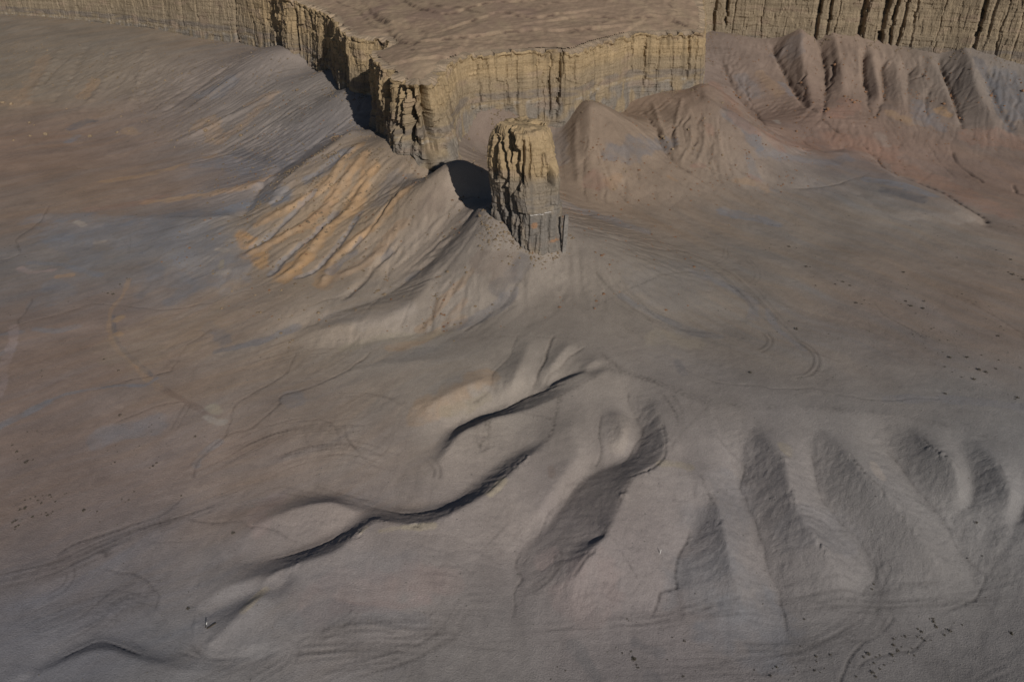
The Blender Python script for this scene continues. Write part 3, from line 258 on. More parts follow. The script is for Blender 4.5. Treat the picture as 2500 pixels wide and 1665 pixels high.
0.35,0.12,0.35),('double',[(-93.1,108.8),(-88.4,112.1),(-84.8,115.4)],0.35,0.12,0.1),('double',[(-92.1,108.3),(-87.4,113.3),(-85.5,117.2),(-82.2,115.5),(-82.3,113.2)],
0.35,0.1,0.15),('wash',[(-90.1,127.1),(-86.3,125.9),(-80.8,124.1),(-77.8,121.6),(-75.9,119.8),(-75.5,117.4)],0.4,0.2,0.35),('wash',[(-76.8,141.7),(-73.5,140.6),(-67.7,
140.2),(-63.4,140.4),(-60.5,138.3),(-57,138.2),(-52.4,136.2)],0.4,0.3,0.4),('wash',[(-83.7,134.7),(-76.2,134),(-70.5,135.6)],0.35,0.15,0.3),('double',[(-60.7,100.2),
(-53.7,104.7),(-46,108.4)],0.4,0.12,0.15),('track',[(-69.2,127.6),(-67.9,128.6),(-61.8,134.5)],0.4,0.15,0.1),('track',[(-68.8,118.8),(-67.3,114.3),(-66.3,110.6),(-63.9,
107.6),(-61.5,106.2),(-57.6,105.4)],0.6,0.3,0.1),('track',[(-69.5,127),(-68.4,121.8),(-67.3,115.8),(-66.1,111.4)],0.4,0.2,0.05),('double',[(-51.1,100.8),(-45,105.6)],0.5,
0.16,0.4),('double',[(-43.6,107.5),(-34.9,108),(-26.2,108.3),(-19.1,108.2)],0.5,0.16,0.4),('double',[(-43.3,105.7),(-33,107),(-25.4,107.6)],0.5,0.14,0.4),('double',
[(-37.6,101.4),(-32.6,104.1),(-27.6,105.7),(-23.2,107)],0.5,0.12,0.3),('double',[(-48.9,109),(-45.6,108.4),(-43.8,106.8),(-44.4,104.5)],0.4,0.14,0.2),('double',[(-43.7,
107.8),(-40.6,110.1),(-30.3,112.5),(-19.4,111.8),(-14.1,112.8),(-12.5,116.6),(-8.9,119.9),(-4,120.3)],0.4,0.14,0.25),('double',[(-39.8,109.7),(-34.1,114.2),(-33.2,
115.7)],0.4,0.12,0.25),('double',[(-21.9,101.3),(-20.8,104.2),(-22.5,106.7),(-25,107.3)],0.4,0.12,0.25),('track',[(-31,112.9),(-23.2,113.9),(-14.8,113.5)],0.4,0.12,0.3),
('track',[(-13.9,110.6),(-8.5,110.1),(-1.3,110.7)],0.4,0.12,0.25),('double',[(1.1,121.5),(4,122),(7.4,124),(9.5,126.2),(10.3,128.7),(9.9,129.8)],0.35,0.16,0.2),('double',
[(1.5,128.1),(2.2,129.8),(3.5,130.9)],0.3,0.14,0.1),('track',[(2.6,126.4),(2.8,128.7),(3.7,130.1)],0.3,0.12,0.1),('track',[(-7.1,130.5),(-3.3,135),(-0.6,138.4)],0.4,0.1,
0.35),('track',[(-5.8,130.8),(-2.8,134.1)],0.35,0.1,0.3),('track',[(-1.1,132.9),(2.5,137.1)],0.35,0.1,0.35),('double',[(4.5,121.8),(8.1,122.7),(10,125.6),(9.8,130)],0.35,
0.14,0.1),('double',[(7.4,114),(17.5,114.2),(26.3,114.9),(35.4,116.1),(48.3,118.8),(60.8,119.7),(74.5,120.8)],0.4,0.14,0.35),('double',[(30.7,114.2),(39.9,116.6),(49.2,
118.7),(62.8,119),(76.4,119.3),(90.1,119.6),(104.8,122.3)],0.4,0.14,0.3),('double',[(48.1,117.6),(51.9,116.3),(56.7,115.6)],0.4,0.12,0.25),('double',[(48.3,110),(60.5,
110.3),(70.5,114.9),(78.2,119),(81.7,123.8),(80.7,129.5)],0.4,0.14,0.3),('double',[(50.4,104.5),(60,108.4),(67.2,111.3),(75.3,115.9),(79.5,121.5),(83.4,128.1)],0.4,0.14,
0.3),('double',[(69.8,112.6),(72.1,111.7),(76.5,114.2),(79.3,117.1)],0.4,0.12,0.3),('double',[(92.2,101.7),(95.9,103.4),(100.9,105.1)],0.4,0.16,0.05),('track',[(17.9,
103.2),(33.5,104.1),(46.5,105.8),(57.3,106.7)],0.4,0.1,0.25),('track',[(18.6,101.9),(29.1,102.7),(41.7,103.4)],0.4,0.1,0.2),('double',[(93.4,139),(99.7,141.2),(104.9,
139.7),(109.1,135.6),(109.8,131.6)],0.4,0.14,0.2),('double',[(67.6,131.8),(76.4,135.5)],0.4,0.12,0.1),('track',[(44,127.8),(47.3,129.9)],0.4,0.15,0.05),('wash',[(99.2,
137.1),(101.5,135.7),(102.1,133.5),(103.8,136.1)],0.35,0.25,0.3),('track',[(106.5,126.7),(109.6,132.1),(110.2,129.1)],0.4,0.12,0.15),('wash',[(159.1,411),(161.5,403.2),
(164.3,397.2)],0.8,0.49,0.5),('wash',[(172,386.5),(172.8,379.2),(175.5,374.2),(174.2,367.2),(177.4,352.5)],0.8,0.56,0.6),('wash',[(179.2,353.4),(189,337.6),(191.4,318.8),
(193.6,308.8),(191.7,302.5)],1.2,1.12,0.85),('wash',[(144,394.1),(146.8,385.9),(151,377)],0.6,0.35,0.4),('wash',[(211.7,376.3),(209.9,364.8),(212.2,352.5),(212.3,345.4)],
0.8,0.49,0.5),('wash',[(223.8,341.7),(221.3,334.6),(223,331.5)],0.8,0.42,0.5),('wash',[(203.1,386.4),(202.9,377.8),(201.9,353.4)],0.6,0.28,0.3),('wash',[(122.8,331),
(142.2,337.7),(154.4,345.9),(159.3,348)],0.5,0.28,0.45),('wash',[(156.8,501.6),(156.7,487.6),(156.7,460),(155.6,435.9),(158.1,416.9)],1,0.7,0.35),('wash',[(164.3,465.1),
(164.3,459.4),(160.9,455.8),(160.9,446),(156.5,436.4)],0.8,0.56,0.3),('wash',[(181.3,487.9),(177.6,465.5),(170.9,443),(161,414.5)],1,0.7,0.35),('wash',[(184.6,474.7),
(178,455.7),(173.1,447.8)],1.2,0.84,0.4),('wash',[(199.8,472.3),(195.8,456.8),(192.2,439.5),(185.5,416.5),(185.7,409.2)],0.9,0.63,0.35),('wash',[(208.1,465.8),(200.7,
438.7),(186.9,410.8)],0.9,0.63,0.35),('wash',[(214.3,455.4),(207.5,434.5),(202.4,412.6)],0.6,0.42,0.3),('wash',[(227.5,458),(223,437.4),(213.5,411.4)],0.7,0.49,0.3),
('wash',[(243.2,471.9),(241.5,458.5),(237.2,438.7),(231.1,415.9),(227.1,400.3)],1.2,0.84,0.4),('wash',[(250.4,456.4),(244.4,451),(240.1,444.1)],0.7,0.49,0.3),('wash',
[(249.9,460.3),(244.8,459)],0.6,0.42,0.3),('wash',[(122,488),(124.6,472.2),(127,453.1),(132.5,435.2),(127.3,400.4)],1,0.63,0.35),('wash',[(127.8,473.8),(131.6,454.4),
(132.8,442.8)],0.6,0.42,0.3),('wash',[(62.7,386.8),(66.7,365.9),(67.5,352.6),(70.8,342.9),(77.1,335.2)],0.9,1,0.35),('wash',[(88.8,374.7),(85.2,365.3),(82.4,353.5),(76.8,
343.5)],0.7,0.8,0.35),('wash',[(83.5,374.7),(78.4,364.7),(77.8,354.2)],0.6,0.7,0.3),('wash',[(79,372.2),(73.1,360.4),(71.6,349)],0.6,0.7,0.35),('wash',[(92.2,362.7),
(89.3,351.6),(87.3,345.6)],0.5,0.5,0.3),('wash',[(97.8,374.3),(94,360.8)],0.5,0.5,0.25),('wash',[(32.3,341.5),(30.6,329),(29.3,315.3),(29.8,302.3)],0.6,0.6,0.35),('wash',
[(35.6,332.7),(37.8,323.1),(38.2,315.2),(37.2,304.1)],0.6,0.6,0.35),('wash',[(41.3,318.7),(45.7,306)],0.5,0.4,0.3),('wash',[(-190.1,477.6),(-200.6,463.8),(-203.6,452.7)],
1,0.6,0.4),('wash',[(-284.3,532.7),(-284.8,514.3),(-282.3,492.5)],0.8,0.5,0.35),('wash',[(-234.1,508.7),(-223.9,484.9),(-212.3,460.2)],0.8,0.5,0.3),('wash',[(-120.7,403),
(-136.3,387.6),(-155.2,376.7)],0.6,0.4,0.3)]
# rim of the mesa: x, y, height, column strength, batter, offset of the grey band
RIM = [(-784,739.2,70.64,0.2,3.4,0),(-560,700,70.64,0.2,3.4,0),(-388.6,647.4,70.64,0.2,3.4,0),(-324.8,627.2,70.64,0.2,3.4,0),(-278.9,608.2,70.64,0.2,3.4,0),(-240.8,586.9,70.64,
0.2,3.4,0),(-206.1,566.7,70.64,0.2,3.4,0),(-179.2,554.4,70.64,0.2,3.4,0),(-147.6,524.4,69.52,1,2.8,0),(-131.3,492.9,68.4,1,2.8,0),(-122.1,488.4,66.16,1.1,2.8,0),(-107.4,
469.8,65.04,1.1,2.8,0),(-97.7,453.3,64.48,1.1,2.8,0),(-87.6,422.8,63.92,1.1,2.8,0),(-79.5,403.9,63.92,1.1,2.8,0),(-77.8,397.6,63.36,0.7,2.2,0),(-71.7,394.2,63.36,0.7,2.2,
0),(-61.6,392,63.36,0.7,2.2,0),(-56.6,384.2,63.36,0.7,2.2,0),(-57.7,373,63.36,0.7,2.2,0),(-63.4,361.5,62.8,1.1,1.1,0),(-57.6,346.8,62.24,1.4,1.7,0),(-51.9,334.2,61.68,
1.5,3.4,0),(-46.3,322.2,60.56,1.5,5.6,0),(-39.9,314.5,59.78,1.6,9,0),(-34.2,313.9,59.44,1.5,13.4,0),(-29.7,319.1,60,1.2,14.6,0),(-27,327.6,62.24,0.5,3.4,0),(-23.2,343.2,
63.92,0.22,3.4,4),(-16.8,352.8,63.92,0.22,3.4,4),(-3.2,357.2,63.92,0.22,3.4,4),(8.3,360.9,63.92,0.22,3.4,4),(16.1,363.7,63.92,0.22,3.4,4),(23.1,361.2,63.36,0.22,3.4,4),
(28.9,363,63.36,0.22,3.4,4),(36.9,377.4,63.36,0.22,3.4,4),(47.4,388.6,63.92,0.22,3.4,4),(57.2,401.6,63.92,0.22,3.4,4),(68.5,402.7,63.92,0.22,3.4,4),(84.6,405,63.92,0.22,
3.4,4),(91.7,405,63.92,0.22,3.4,4),(95.2,412.2,63.92,0.6,2.8,2),(100.8,442.4,67.28,0.6,2.8,2),(106.4,481.6,72.88,0.6,2.8,2),(109.8,509.6,77.36,0.6,2.8,2),(123.2,521.9,
80.72,0.3,3.4,1),(138.5,516.3,80.72,0.3,3.4,1),(159.6,509.6,80.72,0.3,3.4,1),(183.5,499.5,80.72,0.3,3.4,1),(206.2,492.8,80.72,0.3,3.4,1),(227.3,485,80.72,0.3,3.4,1),
(246.9,477.1,80.72,0.3,3.4,1),(265.4,465.9,80.72,0.3,3.4,1),(283.2,457,80.72,0.3,3.4,1),(425.6,439,80.72,0.3,3.4,1),(537.6,425.6,80.72,0.3,3.4,1),(784,414.4,80.72,0.3,
3.4,1)]
# clefts in the cliff: x, y, half width, depth, from, to (share of the height)
CLEFTS = [(-139.2,508.2,0.9,3,0.1,1),(-135.9,501.8,0.6,1.5,0,0.5),(-125.4,490,1,3.2,0,0.8),(-113.8,477.9,0.6,1.5,0.2,1),(-101.7,460.1,0.8,2.5,0.35,1),(-82.8,411.7,1,3.5,0,1),
(-94.3,443.1,0.5,1.5,0,0.7),(-60,352.8,0.9,3,0.15,1),(-56.1,343.6,0.5,1.5,0.1,0.9),(-50.5,331.1,1.5,4.5,0,1),(-45.2,320.8,1.1,3.6,0.1,0.9),(-42.7,317.9,1,3.4,0.3,1),(-39,
314.4,1.6,5.4,0,0.9),(-36.4,314.1,0.8,2.6,0.1,0.8),(-34.2,313.9,1.3,4.4,0.15,0.9),(-32.1,316.3,0.5,1.2,0,0.5),(-27.6,325.9,1,3,0.4,1),(-18.4,350.3,0.35,0.8,0.3,1),(-14.7,
353.5,0.35,0.9,0.1,1),(-10.5,354.8,0.3,0.6,0.3,0.9),(-2.9,357.3,0.4,1,0,0.8),(2.1,358.9,0.3,0.6,0.3,0.9),(11.1,361.9,0.4,0.9,0.1,0.9),(13.5,362.8,0.3,0.6,0.1,0.7),(16.8,
363.4,0.5,1.2,0.2,0.9),(20.6,362.1,0.7,1.8,0.2,1),(22,361.6,0.4,1,0.5,1),(27.1,362.4,0.3,0.7,0.3,1),(37.7,378.3,0.5,0.9,0,0.9),(42.8,383.7,0.4,0.8,0,0.8),(57.5,401.6,0.5,
1,0.5,1),(64.7,402.3,0.6,1.4,0.3,1),(70.6,403,0.4,0.8,0.2,0.8),(78,404.1,0.4,0.8,0.1,0.7),(86.1,405,0.6,1.3,0.4,1),(89.9,405,0.4,0.9,0.3,1),(123.6,521.8,0.8,2.6,0.1,1),
(130.3,519.3,0.8,2.4,0.4,1),(135,517.6,0.4,1,0.3,1),(150.9,512.3,0.4,0.8,0,1),(179.8,501.1,1,3.2,0,1),(186.4,498.6,0.8,2.4,0,1),(190.5,497.4,0.4,1,0,1),(203.3,493.7,1.2,
3.6,0,1),(205.6,493,0.6,1.5,0.2,1),(214.3,489.8,1.3,3.8,0,1),(219.2,488,0.8,2.6,0,0.8),(224.1,486.2,0.7,2,0.2,0.8),(229.3,484.2,0.6,1.6,0.2,0.8),(241.9,479.1,0.3,0.7,0.2,
0.8),(259.2,469.6,1,2.6,0,0.9),(263.5,467,0.8,1.8,0.4,1),(269.1,464.1,0.4,1,0.2,1),(276.4,460.4,0.4,1,0.2,1),(-360.8,638.6,0.5,0.8,0,1),(-333,629.8,0.5,0.9,0,1),(-288.3,
612.1,0.4,0.7,0,1),(-263.3,599.5,0.5,0.8,0.1,1),(-238.1,585.3,0.6,1,0,1),(-222.1,576,0.7,1.2,0.3,1),(-209.7,568.8,0.5,1,0.2,1),(-184,556.6,0.4,0.8,0,1),(-179.2,554.4,0.5,
1,0,1),(-179.2,554.4,0.9,2,0,1),(-179.2,554.4,0.8,2,0,1)]
# boulders x, y, size; shrubs x, y
BOULDERS = [(-79.6,356.3,1.9),(-72.4,306,1.7),(-75.2,288.1,0.9),(-84.1,303.5,0.9),(-78.2,284.6,0.8),(-90.6,285.1,0.9),(-92,295.8,1.3),(-90.3,294,0.9),(-67.6,322.3,0.9),(-67.4,319.9,
0.8),(-69.4,312.4,1.1),(-62.1,319.4,0.8),(-58.4,308.7,0.7),(-60.9,308.2,0.6),(-70,282.5,1.1),(-68.9,276.5,1),(-73.7,292,0.9),(-72.8,293.2,0.8),(-71,293.2,0.8),(-74.9,
297.9,0.7),(-84.2,280.1,0.8),(-86.1,280.9,0.7),(-85.3,273.2,0.8),(-87.3,276.6,0.6),(-78.3,253.1,0.8),(-74.3,267.4,0.6),(-69.6,260.2,0.6),(-73.8,272.3,0.6),(-100.6,281.3,
1),(-73.2,339.4,1),(-80.8,338.7,0.7),(-81.9,324.5,0.7),(-89.3,318,0.6),(-95.2,325.8,0.6),(-73.7,327.6,0.9),(-53.7,275.2,0.6),(-65.8,303.8,0.6),(-138.5,403.4,1.6),(-109.1,
342.6,1),(-106.7,339.3,0.9),(-78.4,354.3,1.2),(-248.7,422.1,2.2),(-224,419.5,2),(-265.1,437.7,1.8),(-294.7,467.1,2.4),(-288.9,464.8,2.2),(-261.1,434.6,1.2),(-255.8,419.6,
1.6),(-261.3,412.9,1.6),(-237.3,424.6,1.1),(-211.7,424.2,1.6),(-205.9,425.7,1.4),(-218.3,446.9,1.1),(-208.6,491.7,1.6),(-200.5,499.1,1.4),(-170.6,418.9,1.2),(-162.5,
427.2,1.6),(-160.9,416,2),(-153.7,405.2,1.3),(-141,413.8,1.4),(-138.2,403.2,2.2),(-114.7,434.6,1.7),(-126.4,438.7,1),(-135.2,426.6,0.9),(-139,452.7,0.9),(-137.9,471.7,
1.1),(-144.9,466.7,1),(-159.4,509,1),(-319.2,576.9,1.2),(-287.9,556.9,1.1),(-306.6,550,1.2),(-249.9,472.7,1.4),(-254,458.3,1.3),(-276.8,492.2,1),(-158,443.7,1),(-153.5,
452.6,0.9),(-156.1,427.6,1),(-144.6,434.3,1),(-132.6,409.5,0.9),(-172.5,443.8,1),(-173.4,408.1,1.2),(-172.6,401,1.1),(-205.7,449.2,1.2),(-202.9,437,1),(-222.9,484.7,0.9),
(-254.3,498.9,1.5),(-305.4,530.6,0.9),(-320.8,550.7,1.2),(-298.4,497.9,1.1),(-315.5,519.9,1),(-248.7,537.8,1),(-264,537.4,1.3),(41.9,312.7,1.3),(100.3,384.7,1.1),(80.5,
362,1.2),(68.3,358.8,2),(68.8,356.9,1.4),(70.2,354.1,1.3),(71.6,349,1.5),(94,348.9,1.3),(99.4,360.1,1),(89.4,371.7,1.1),(105.7,350,1),(41.2,318.1,1),(47.2,326.2,1),(48.1,
324.8,0.8),(50.4,323.8,0.7),(52.5,323.1,0.8),(70.4,343.6,0.9),(36.6,325.7,0.7),(33.7,333.7,1),(87.4,342.7,0.8),(79.1,341.9,0.9),(38.6,320.7,0.9),(30,307.9,0.6),(81,351.3,
0.8),(77.5,349,0.7),(73.8,363.1,0.8),(95.1,364.6,0.8),(85.4,293.1,0.5),(183.8,470.7,2.2),(164.6,418.7,2),(163,416.9,1.6),(180.4,425.7,2.4),(180.1,429.1,1.8),(183,428.4,
1.4),(178.2,434,1.4),(163.5,410.4,1.3),(161.1,455.4,1.5),(137.1,403,1.2),(144,401.1,1.5),(237.2,438.7,2),(226.8,423.4,1.8),(231.5,416.8,1.7),(231.4,413.4,1.4),(222.2,
428.1,1.7),(254.8,431.1,1.8),(242.5,469.9,1.8),(241.5,458.5,1.3),(127.7,453.1,1.6),(125.8,454.5,1.4),(124.8,457.1,1.2),(122.2,467.6,1.2),(100.6,385.2,1.2),(192.7,442.9,
1.6),(201.1,441.1,1.5),(185.7,409.2,1.6),(188.8,412.4,1.3),(170.8,421.4,1),(176.9,427.6,1),(176,420.8,0.9),(184.5,427.8,1),(159.9,428.3,1),(169.5,445.6,0.9),(161.3,447.3,
1),(180.5,446.7,1.1),(186.9,465.8,1),(198.2,406.6,1),(214.5,417.3,1.1),(216.1,432.1,1),(257.4,421.1,1),(256.5,442.3,0.9),(271.3,431.8,2.2),(273.9,439.6,1.6),(185.5,416.5,
1.1),(140,441.3,1.2),(132.5,435.2,1),(145.2,452.8,1),(187.9,451.5,1),(232,410.2,1),(234.5,426.9,1.2),(234.8,431.6,1.1),(167.3,431.5,1),(159.9,409.5,0.9),(228.6,453.1,
0.9),(219,436.1,0.8),(174.2,492.4,0.8)]
SHRUBS = [(89,116.2),(89.7,116.2),(89.6,115.5),(89.6,114.8),(85.6,114),(85.5,112.6),(84.9,112.2),(85.7,111.9),(80.2,112),(79.6,111.6),(81.6,112.3),(82.3,112.3),(79.5,109.1),(79.2,
108.8),(79.1,110.2),(81.7,108.9),(84,109.9),(82.6,109.6),(86.2,111.3),(87.4,111.5),(82.4,108),(77.8,107.9),(75.3,107.8),(72.9,108),(71.8,107.3),(74.3,107.4),(73.4,106),
(72.4,105.6),(74.1,104.7),(72.2,103.8),(72.6,102.9),(77.7,106.5),(68.6,106),(65.1,107.9),(62.2,107.6),(63,104.9),(61.9,104.1),(59.7,110),(62.2,116),(26.2,114.6),(22.6,
108.1),(24.4,108.3),(24.7,107),(24.9,106.8),(25.2,105.6),(25.5,105),(24.3,115.1),(31.6,106.7),(35.7,110.6),(33.3,111.4),(104.5,112.2),(103.1,121.1),(93.8,115.3),(95.3,
114.8),(91.5,114),(92.2,113.5),(106.3,136.1),(105.5,129.5),(79.8,124.1),(78.9,122.9),(90.6,112.6),(75.3,105.6),(80.6,109.8),(86.2,113.3),(89.6,114.4),(68.7,103),(56.7,
103.9),(54.9,106.1),(48.9,104.8),(51.8,103.5),(86.2,216.8),(86.9,211.4),(103.8,247.4),(109.5,242),(112.8,264.3),(103.7,255),(105,255),(102.5,241.1),(111.2,244.7),(112.6,
243.8),(114.1,241.2),(128.4,230.2),(130.9,228.6),(134.5,230.4),(128.6,226.9),(131.8,225.3),(131.9,222),(128,221.9),(128.1,227.7),(126.1,228.5),(125.2,230.1),(125.3,
236.2),(129.3,238.1),(115.8,228.3),(113.4,228.3),(111.7,229.1),(115.1,230.8),(149.7,236.2),(147.2,234.4),(149.1,219.2),(151.2,214.5),(147,208.2),(128.7,189.4),(130.8,
188.1),(132.2,186.9),(136,188.9),(122.6,186.7),(121.8,189.4),(119.7,190.7),(124,184.1),(126.8,182.9),(128.9,180.5),(132.4,175.9),(133.1,173.7),(134.1,174.3),(115.2,
175.4),(180.9,268.7),(181.3,264.4),(174.9,254.1),(175.5,252.1),(176.7,251.2),(177.4,250.2),(176.8,248.2),(125.8,194.8),(130.8,194.9),(123.6,197.6),(139.3,193.7),(142.8,
192.4),(143.4,189.8),(121.4,200.5),(144.4,198),(135.7,196.3),(102.4,193.9),(125.3,210.8),(128.7,212.4),(65.9,185.4),(103.1,273.2),(105.5,272.1),(162.6,266.2),(180.5,273),
(137.1,252.4),(36.1,206.2),(67.9,223.1),(69.3,222.6),(65.3,222.1),(-118.4,147.2),(-116.5,148.4),(-114.9,148.8),(-114.1,149),(-113.1,148.8),(-112.5,148.2),(-113.9,146.2),
(-114,146),(-117.1,144.4),(-117,144.8),(-118,144),(-113.9,142.1),(-113.9,141.7),(-116,141.1),(-111.3,143),(-109.9,142.8),(-109.8,143.4),(-110.7,146.6),(-109.7,149.2),
(-109.3,149.4),(-102.4,143.5),(-102.4,143.9),(-101,143.7),(-99.1,143.3),(-117.2,140.5),(-117.6,140.1),(-115.8,139),(-116,137.9),(-116.2,138.6),(-117.6,139.8),(-94.8,
147.1),(-93.6,146.3),(-93,147),(-92.8,149.7),(-80.8,148.4),(-64.8,136.9),(-70.1,121.2),(-68.8,117),(-119.8,145.6),(-117.4,147.8),(-115.3,147.2),(-114,147.6),(-115.5,
142.8),(-112.2,142.6),(-110.5,142.2),(-138.9,258.9),(-138.3,258.2),(-137.9,258.9),(-141.6,248.9),(-140.9,250),(-140.6,252.4),(-143.1,249.6),(-138.5,253.4),(-139.7,254.7),
(-144,250.2),(-139.5,248.2),(-141.5,201.9),(-139.9,199.2),(-139.9,198.7),(-138.2,203.7),(-141.3,200.6),(-125,207.5),(-118,201.1),(-129.6,164.8),(-127.3,163.4),(-124.9,
161.4),(-123.7,161.7),(-132.2,167.6),(-130.4,174),(-128.4,173.2),(-126.4,171.8),(-125,160.7),(-128,162.1),(-91.5,158.9),(-92.2,158.2),(-91.1,160.1),(-105.6,164.7),
(-101.9,160.3),(-102.6,159.7),(-84.5,170),(-108.3,179.1),(-59.4,201.8),(-42,169.2),(48.3,102.7),(60.9,104.5),(60.3,105.2),(61.9,106.5),(57.4,105.3),(57.5,104.4),(53.6,
105.4),(52.7,105.2),(22.5,108),(24,107.9),(24.7,107),(24.7,106.6),(25.2,105.1),(34.2,103.2),(36.9,104.4),(104.4,112.3),(104.4,112.7),(9.2,105.4),(10.8,104.6),(7.8,102.8)]
STAKE_A = (33.1,129.4)
STAKE_B = (-63.6,112.2)
STAKE_B2 = [(-63.2,111.9),(-61.6,113.1)]
# low ledges on the mesa top
LEDGES = [[(-59.6,475),(-52.3,452.5),(-43.1,436.8),(-32.5,426),(-24,432.8),(-13,441.9),(0.8,444.5),(14.1,452.5)],[(-64.4,425.6),(-56.6,399.3),(-48,374),(-40,372.9),(-30.9,374),
(-11.4,383.4),(5.5,391.2),(22.8,393.2),(37.2,401.4)],[(-32.4,343.3),(-25.1,345.2),(-23.6,349.9)],[(28.4,418.2),(39.2,425.1),(53.5,421.4),(72.8,427.5),(85.4,415.9)],[(-77,
459.5),(-65.6,424.3),(-59.3,415.1)],[(51.3,400.2),(35.1,375.3),(28,368.2)],[(-19.2,408.4),(-5.1,422),(9.4,412.9),(24.3,422)]]
VEIN_COURSE = [[(-30.3,308.8),(-29.3,310.6),(-28.1,313.6),(-26.7,314.9)],[(-25,316.6),(-23.1,318.3),(-18.9,284.9)]]

# ------------------------------------------------------------------ numeric helpers
def _hash(ix, iy, iz, seed):
    h = (ix.astype(np.int64) * 374761393 + iy.astype(np.int64) * 668265263 + iz.astype(np.int64) * 2147483647 + seed * 1274126177) & 0xFFFFFFFF
    h = ((h ^ (h >> 13)) * 1274126177) & 0xFFFFFFFF
    h = ((h ^ (h >> 16)) * 2246822519) & 0xFFFFFFFF
    return (h ^ (h >> 15)) & 0xFFFF

_ANG = np.linspace(0, 2 * np.pi, 256, endpoint=False)
_GX, _GY = np.cos(_ANG).astype(np.float32), np.sin(_ANG).astype(np.float32)
_PERM = {}

def noise2(x, y, seed=0):
    """gradient noise, about -1..1"""
    if seed not in _PERM:
        p = np.random.default_rng(seed * 7919 + 13).permutation(256).astype(np.int32)
        _PERM[seed] = np.r_[p, p]
    p = _PERM[seed]
    x, y = np.broadcast_arrays(np.asarray(x, np.float32), np.asarray(y, np.float32))
    fx0 = np.floor(x); fy0 = np.floor(y)
    fx = x - fx0; fy = y - fy0
    ix = fx0.astype(np.int32) & 255; iy = fy0.astype(np.int32) & 255
    ix1 = (ix + 1) & 255
    a0 = p[ix]; a1 = p[ix1]
    def g(h, dx, dy):
        return _GX[h] * (fx - dx) + _GY[h] * (fy - dy)
    u = fx * fx * fx * (fx * (fx * 6 - 15) + 10)
    v = fy * fy * fy * (fy * (fy * 6 - 15) + 10)
    a = g(p[a0 + iy], 0, 0); b = g(p[a1 + iy], 1, 0); c = g(p[a0 + iy + 1], 0, 1); d = g(p[a1 + iy + 1], 1, 1)
    lo = a + u * (b - a)
    return (lo + v * (c + u * (d - c) - lo)) * 1.5

def noise3(x, y, zz, seed=0):
    """value noise, about -1..1"""
    x, y, zz = np.broadcast_arrays(np.asarray(x, np.float64), np.asarray(y, np.float64), np.asarray(zz, np.float64))
    ix = np.floor(x); iy = np.floor(y); iz = np.floor(zz)
    fx = (x - ix).astype(np.float32); fy = (y - iy).astype(np.float32); fz = (zz - iz).astype(np.float32)
    ix = ix.astype(np.int64); iy = iy.astype(np.int64); iz = iz.astype(np.int64)
    s = lambda t: t * t * (3 - 2 * t)
    u, v, w = s(fx), s(fy), s(fz)
    def h(dx, dy, dz):
        return _hash(ix + dx, iy + dy, iz + dz, seed).astype(np.float32) / 32767.5 - 1
    x00 = h(0, 0, 0) * (1 - u) + h(1, 0, 0) * u
    x10 = h(0, 1, 0) * (1 - u) + h(1, 1, 0) * u
    x01 = h(0, 0, 1) * (1 - u) + h(1, 0, 1) * u
    x11 = h(0, 1, 1) * (1 - u) + h(1, 1, 1) * u
    return (x00 * (1 - v) + x10 * v) * (1 - w) + (x01 * (1 - v) + x11 * v) * w

def fbm2(x, y, octaves=4, seed=0, gain=0.5):
    r = 0.0; a = 1.0; f = 1.0
    for k in range(octaves):
        r = r + a * noise2(x * f + 17.3 * k, y * f - 9.1 * k, seed + k); a *= gain; f *= 2.03
    return r

def sstep(a, b, x):
    t = np.clip((x - a) / (b - a), 0, 1)
    return t * t * (3 - 2 * t)

# ------------------------------------------------------------------ the lie of the land on a 1 m grid
GX0, GX1, GY0, GY1 = -520.0, 520.0, 60.0, 720.0

def thin_plate(pts, step=4.0, smooth=0.25):
    """smooth surface through sparse spot heights, on the 1 m grid"""
    p = np.array(pts, float); xy = p[:, :2] / 100.0; n = len(p)
    def phi(r2):
        return 0.5 * r2 * np.log(r2 + 1e-9)
    K = phi(((xy[:, None] - xy[None]) ** 2).sum(2)) + np.eye(n) * smooth * 1e-3
    P = np.c_[np.ones(n), xy]
    A = np.block([[K, P], [P.T, np.zeros((3, 3))]])
    w = np.linalg.solve(A, np.r_[p[:, 2], 0, 0, 0])
    gx = np.arange(GX0, GX1 + step, step); gy = np.arange(GY0, GY1 + step, step)
    X, Y = np.meshgrid(gx / 100.0, gy / 100.0)
    Z = w[n] + w[n + 1] * X + w[n + 2] * Y
    for k in range(n):
        Z += w[k] * phi((X - xy[k, 0]) ** 2 + (Y - xy[k, 1]) ** 2)
    x1 = np.arange(GX0, GX1 + 0.5, 1.0); y1 = np.arange(GY0, GY1 + 0.5, 1.0)
    X1, Y1 = np.meshgrid(x1, y1)
    return bspline(Z, (X1 - GX0) / step, (Y1 - GY0) / step)

def bspline(Z, fx, fy):
    """cubic B-spline lookup of grid Z at fractional indices (clamped)"""
    ny, nx = Z.shape
    fx = np.clip(fx, 0, nx - 1.001); fy = np.clip(fy, 0, ny - 1.001)
    ix = np.floor(fx).astype(np.int32); iy = np.floor(fy).astype(np.int32)
    tx = fx - ix; ty = fy - iy
    def wts(t):
        return ((1 - t) ** 3 / 6, (3 * t ** 3 - 6 * t ** 2 + 4) / 6, (-3 * t ** 3 + 3 * t ** 2 + 3 * t + 1) / 6, t ** 3 / 6)
    wx, wy = wts(tx), wts(ty)
    cx = [np.clip(ix + k - 1, 0, nx - 1) for k in range(4)]
    out = 0.0
    for j in range(4):
        row = np.clip(iy + j - 1, 0, ny - 1)
        acc = 0.0
        for k in range(4):
            acc = acc + wx[k] * Z[row, cx[k]]
        out = out + wy[j] * acc
    return out

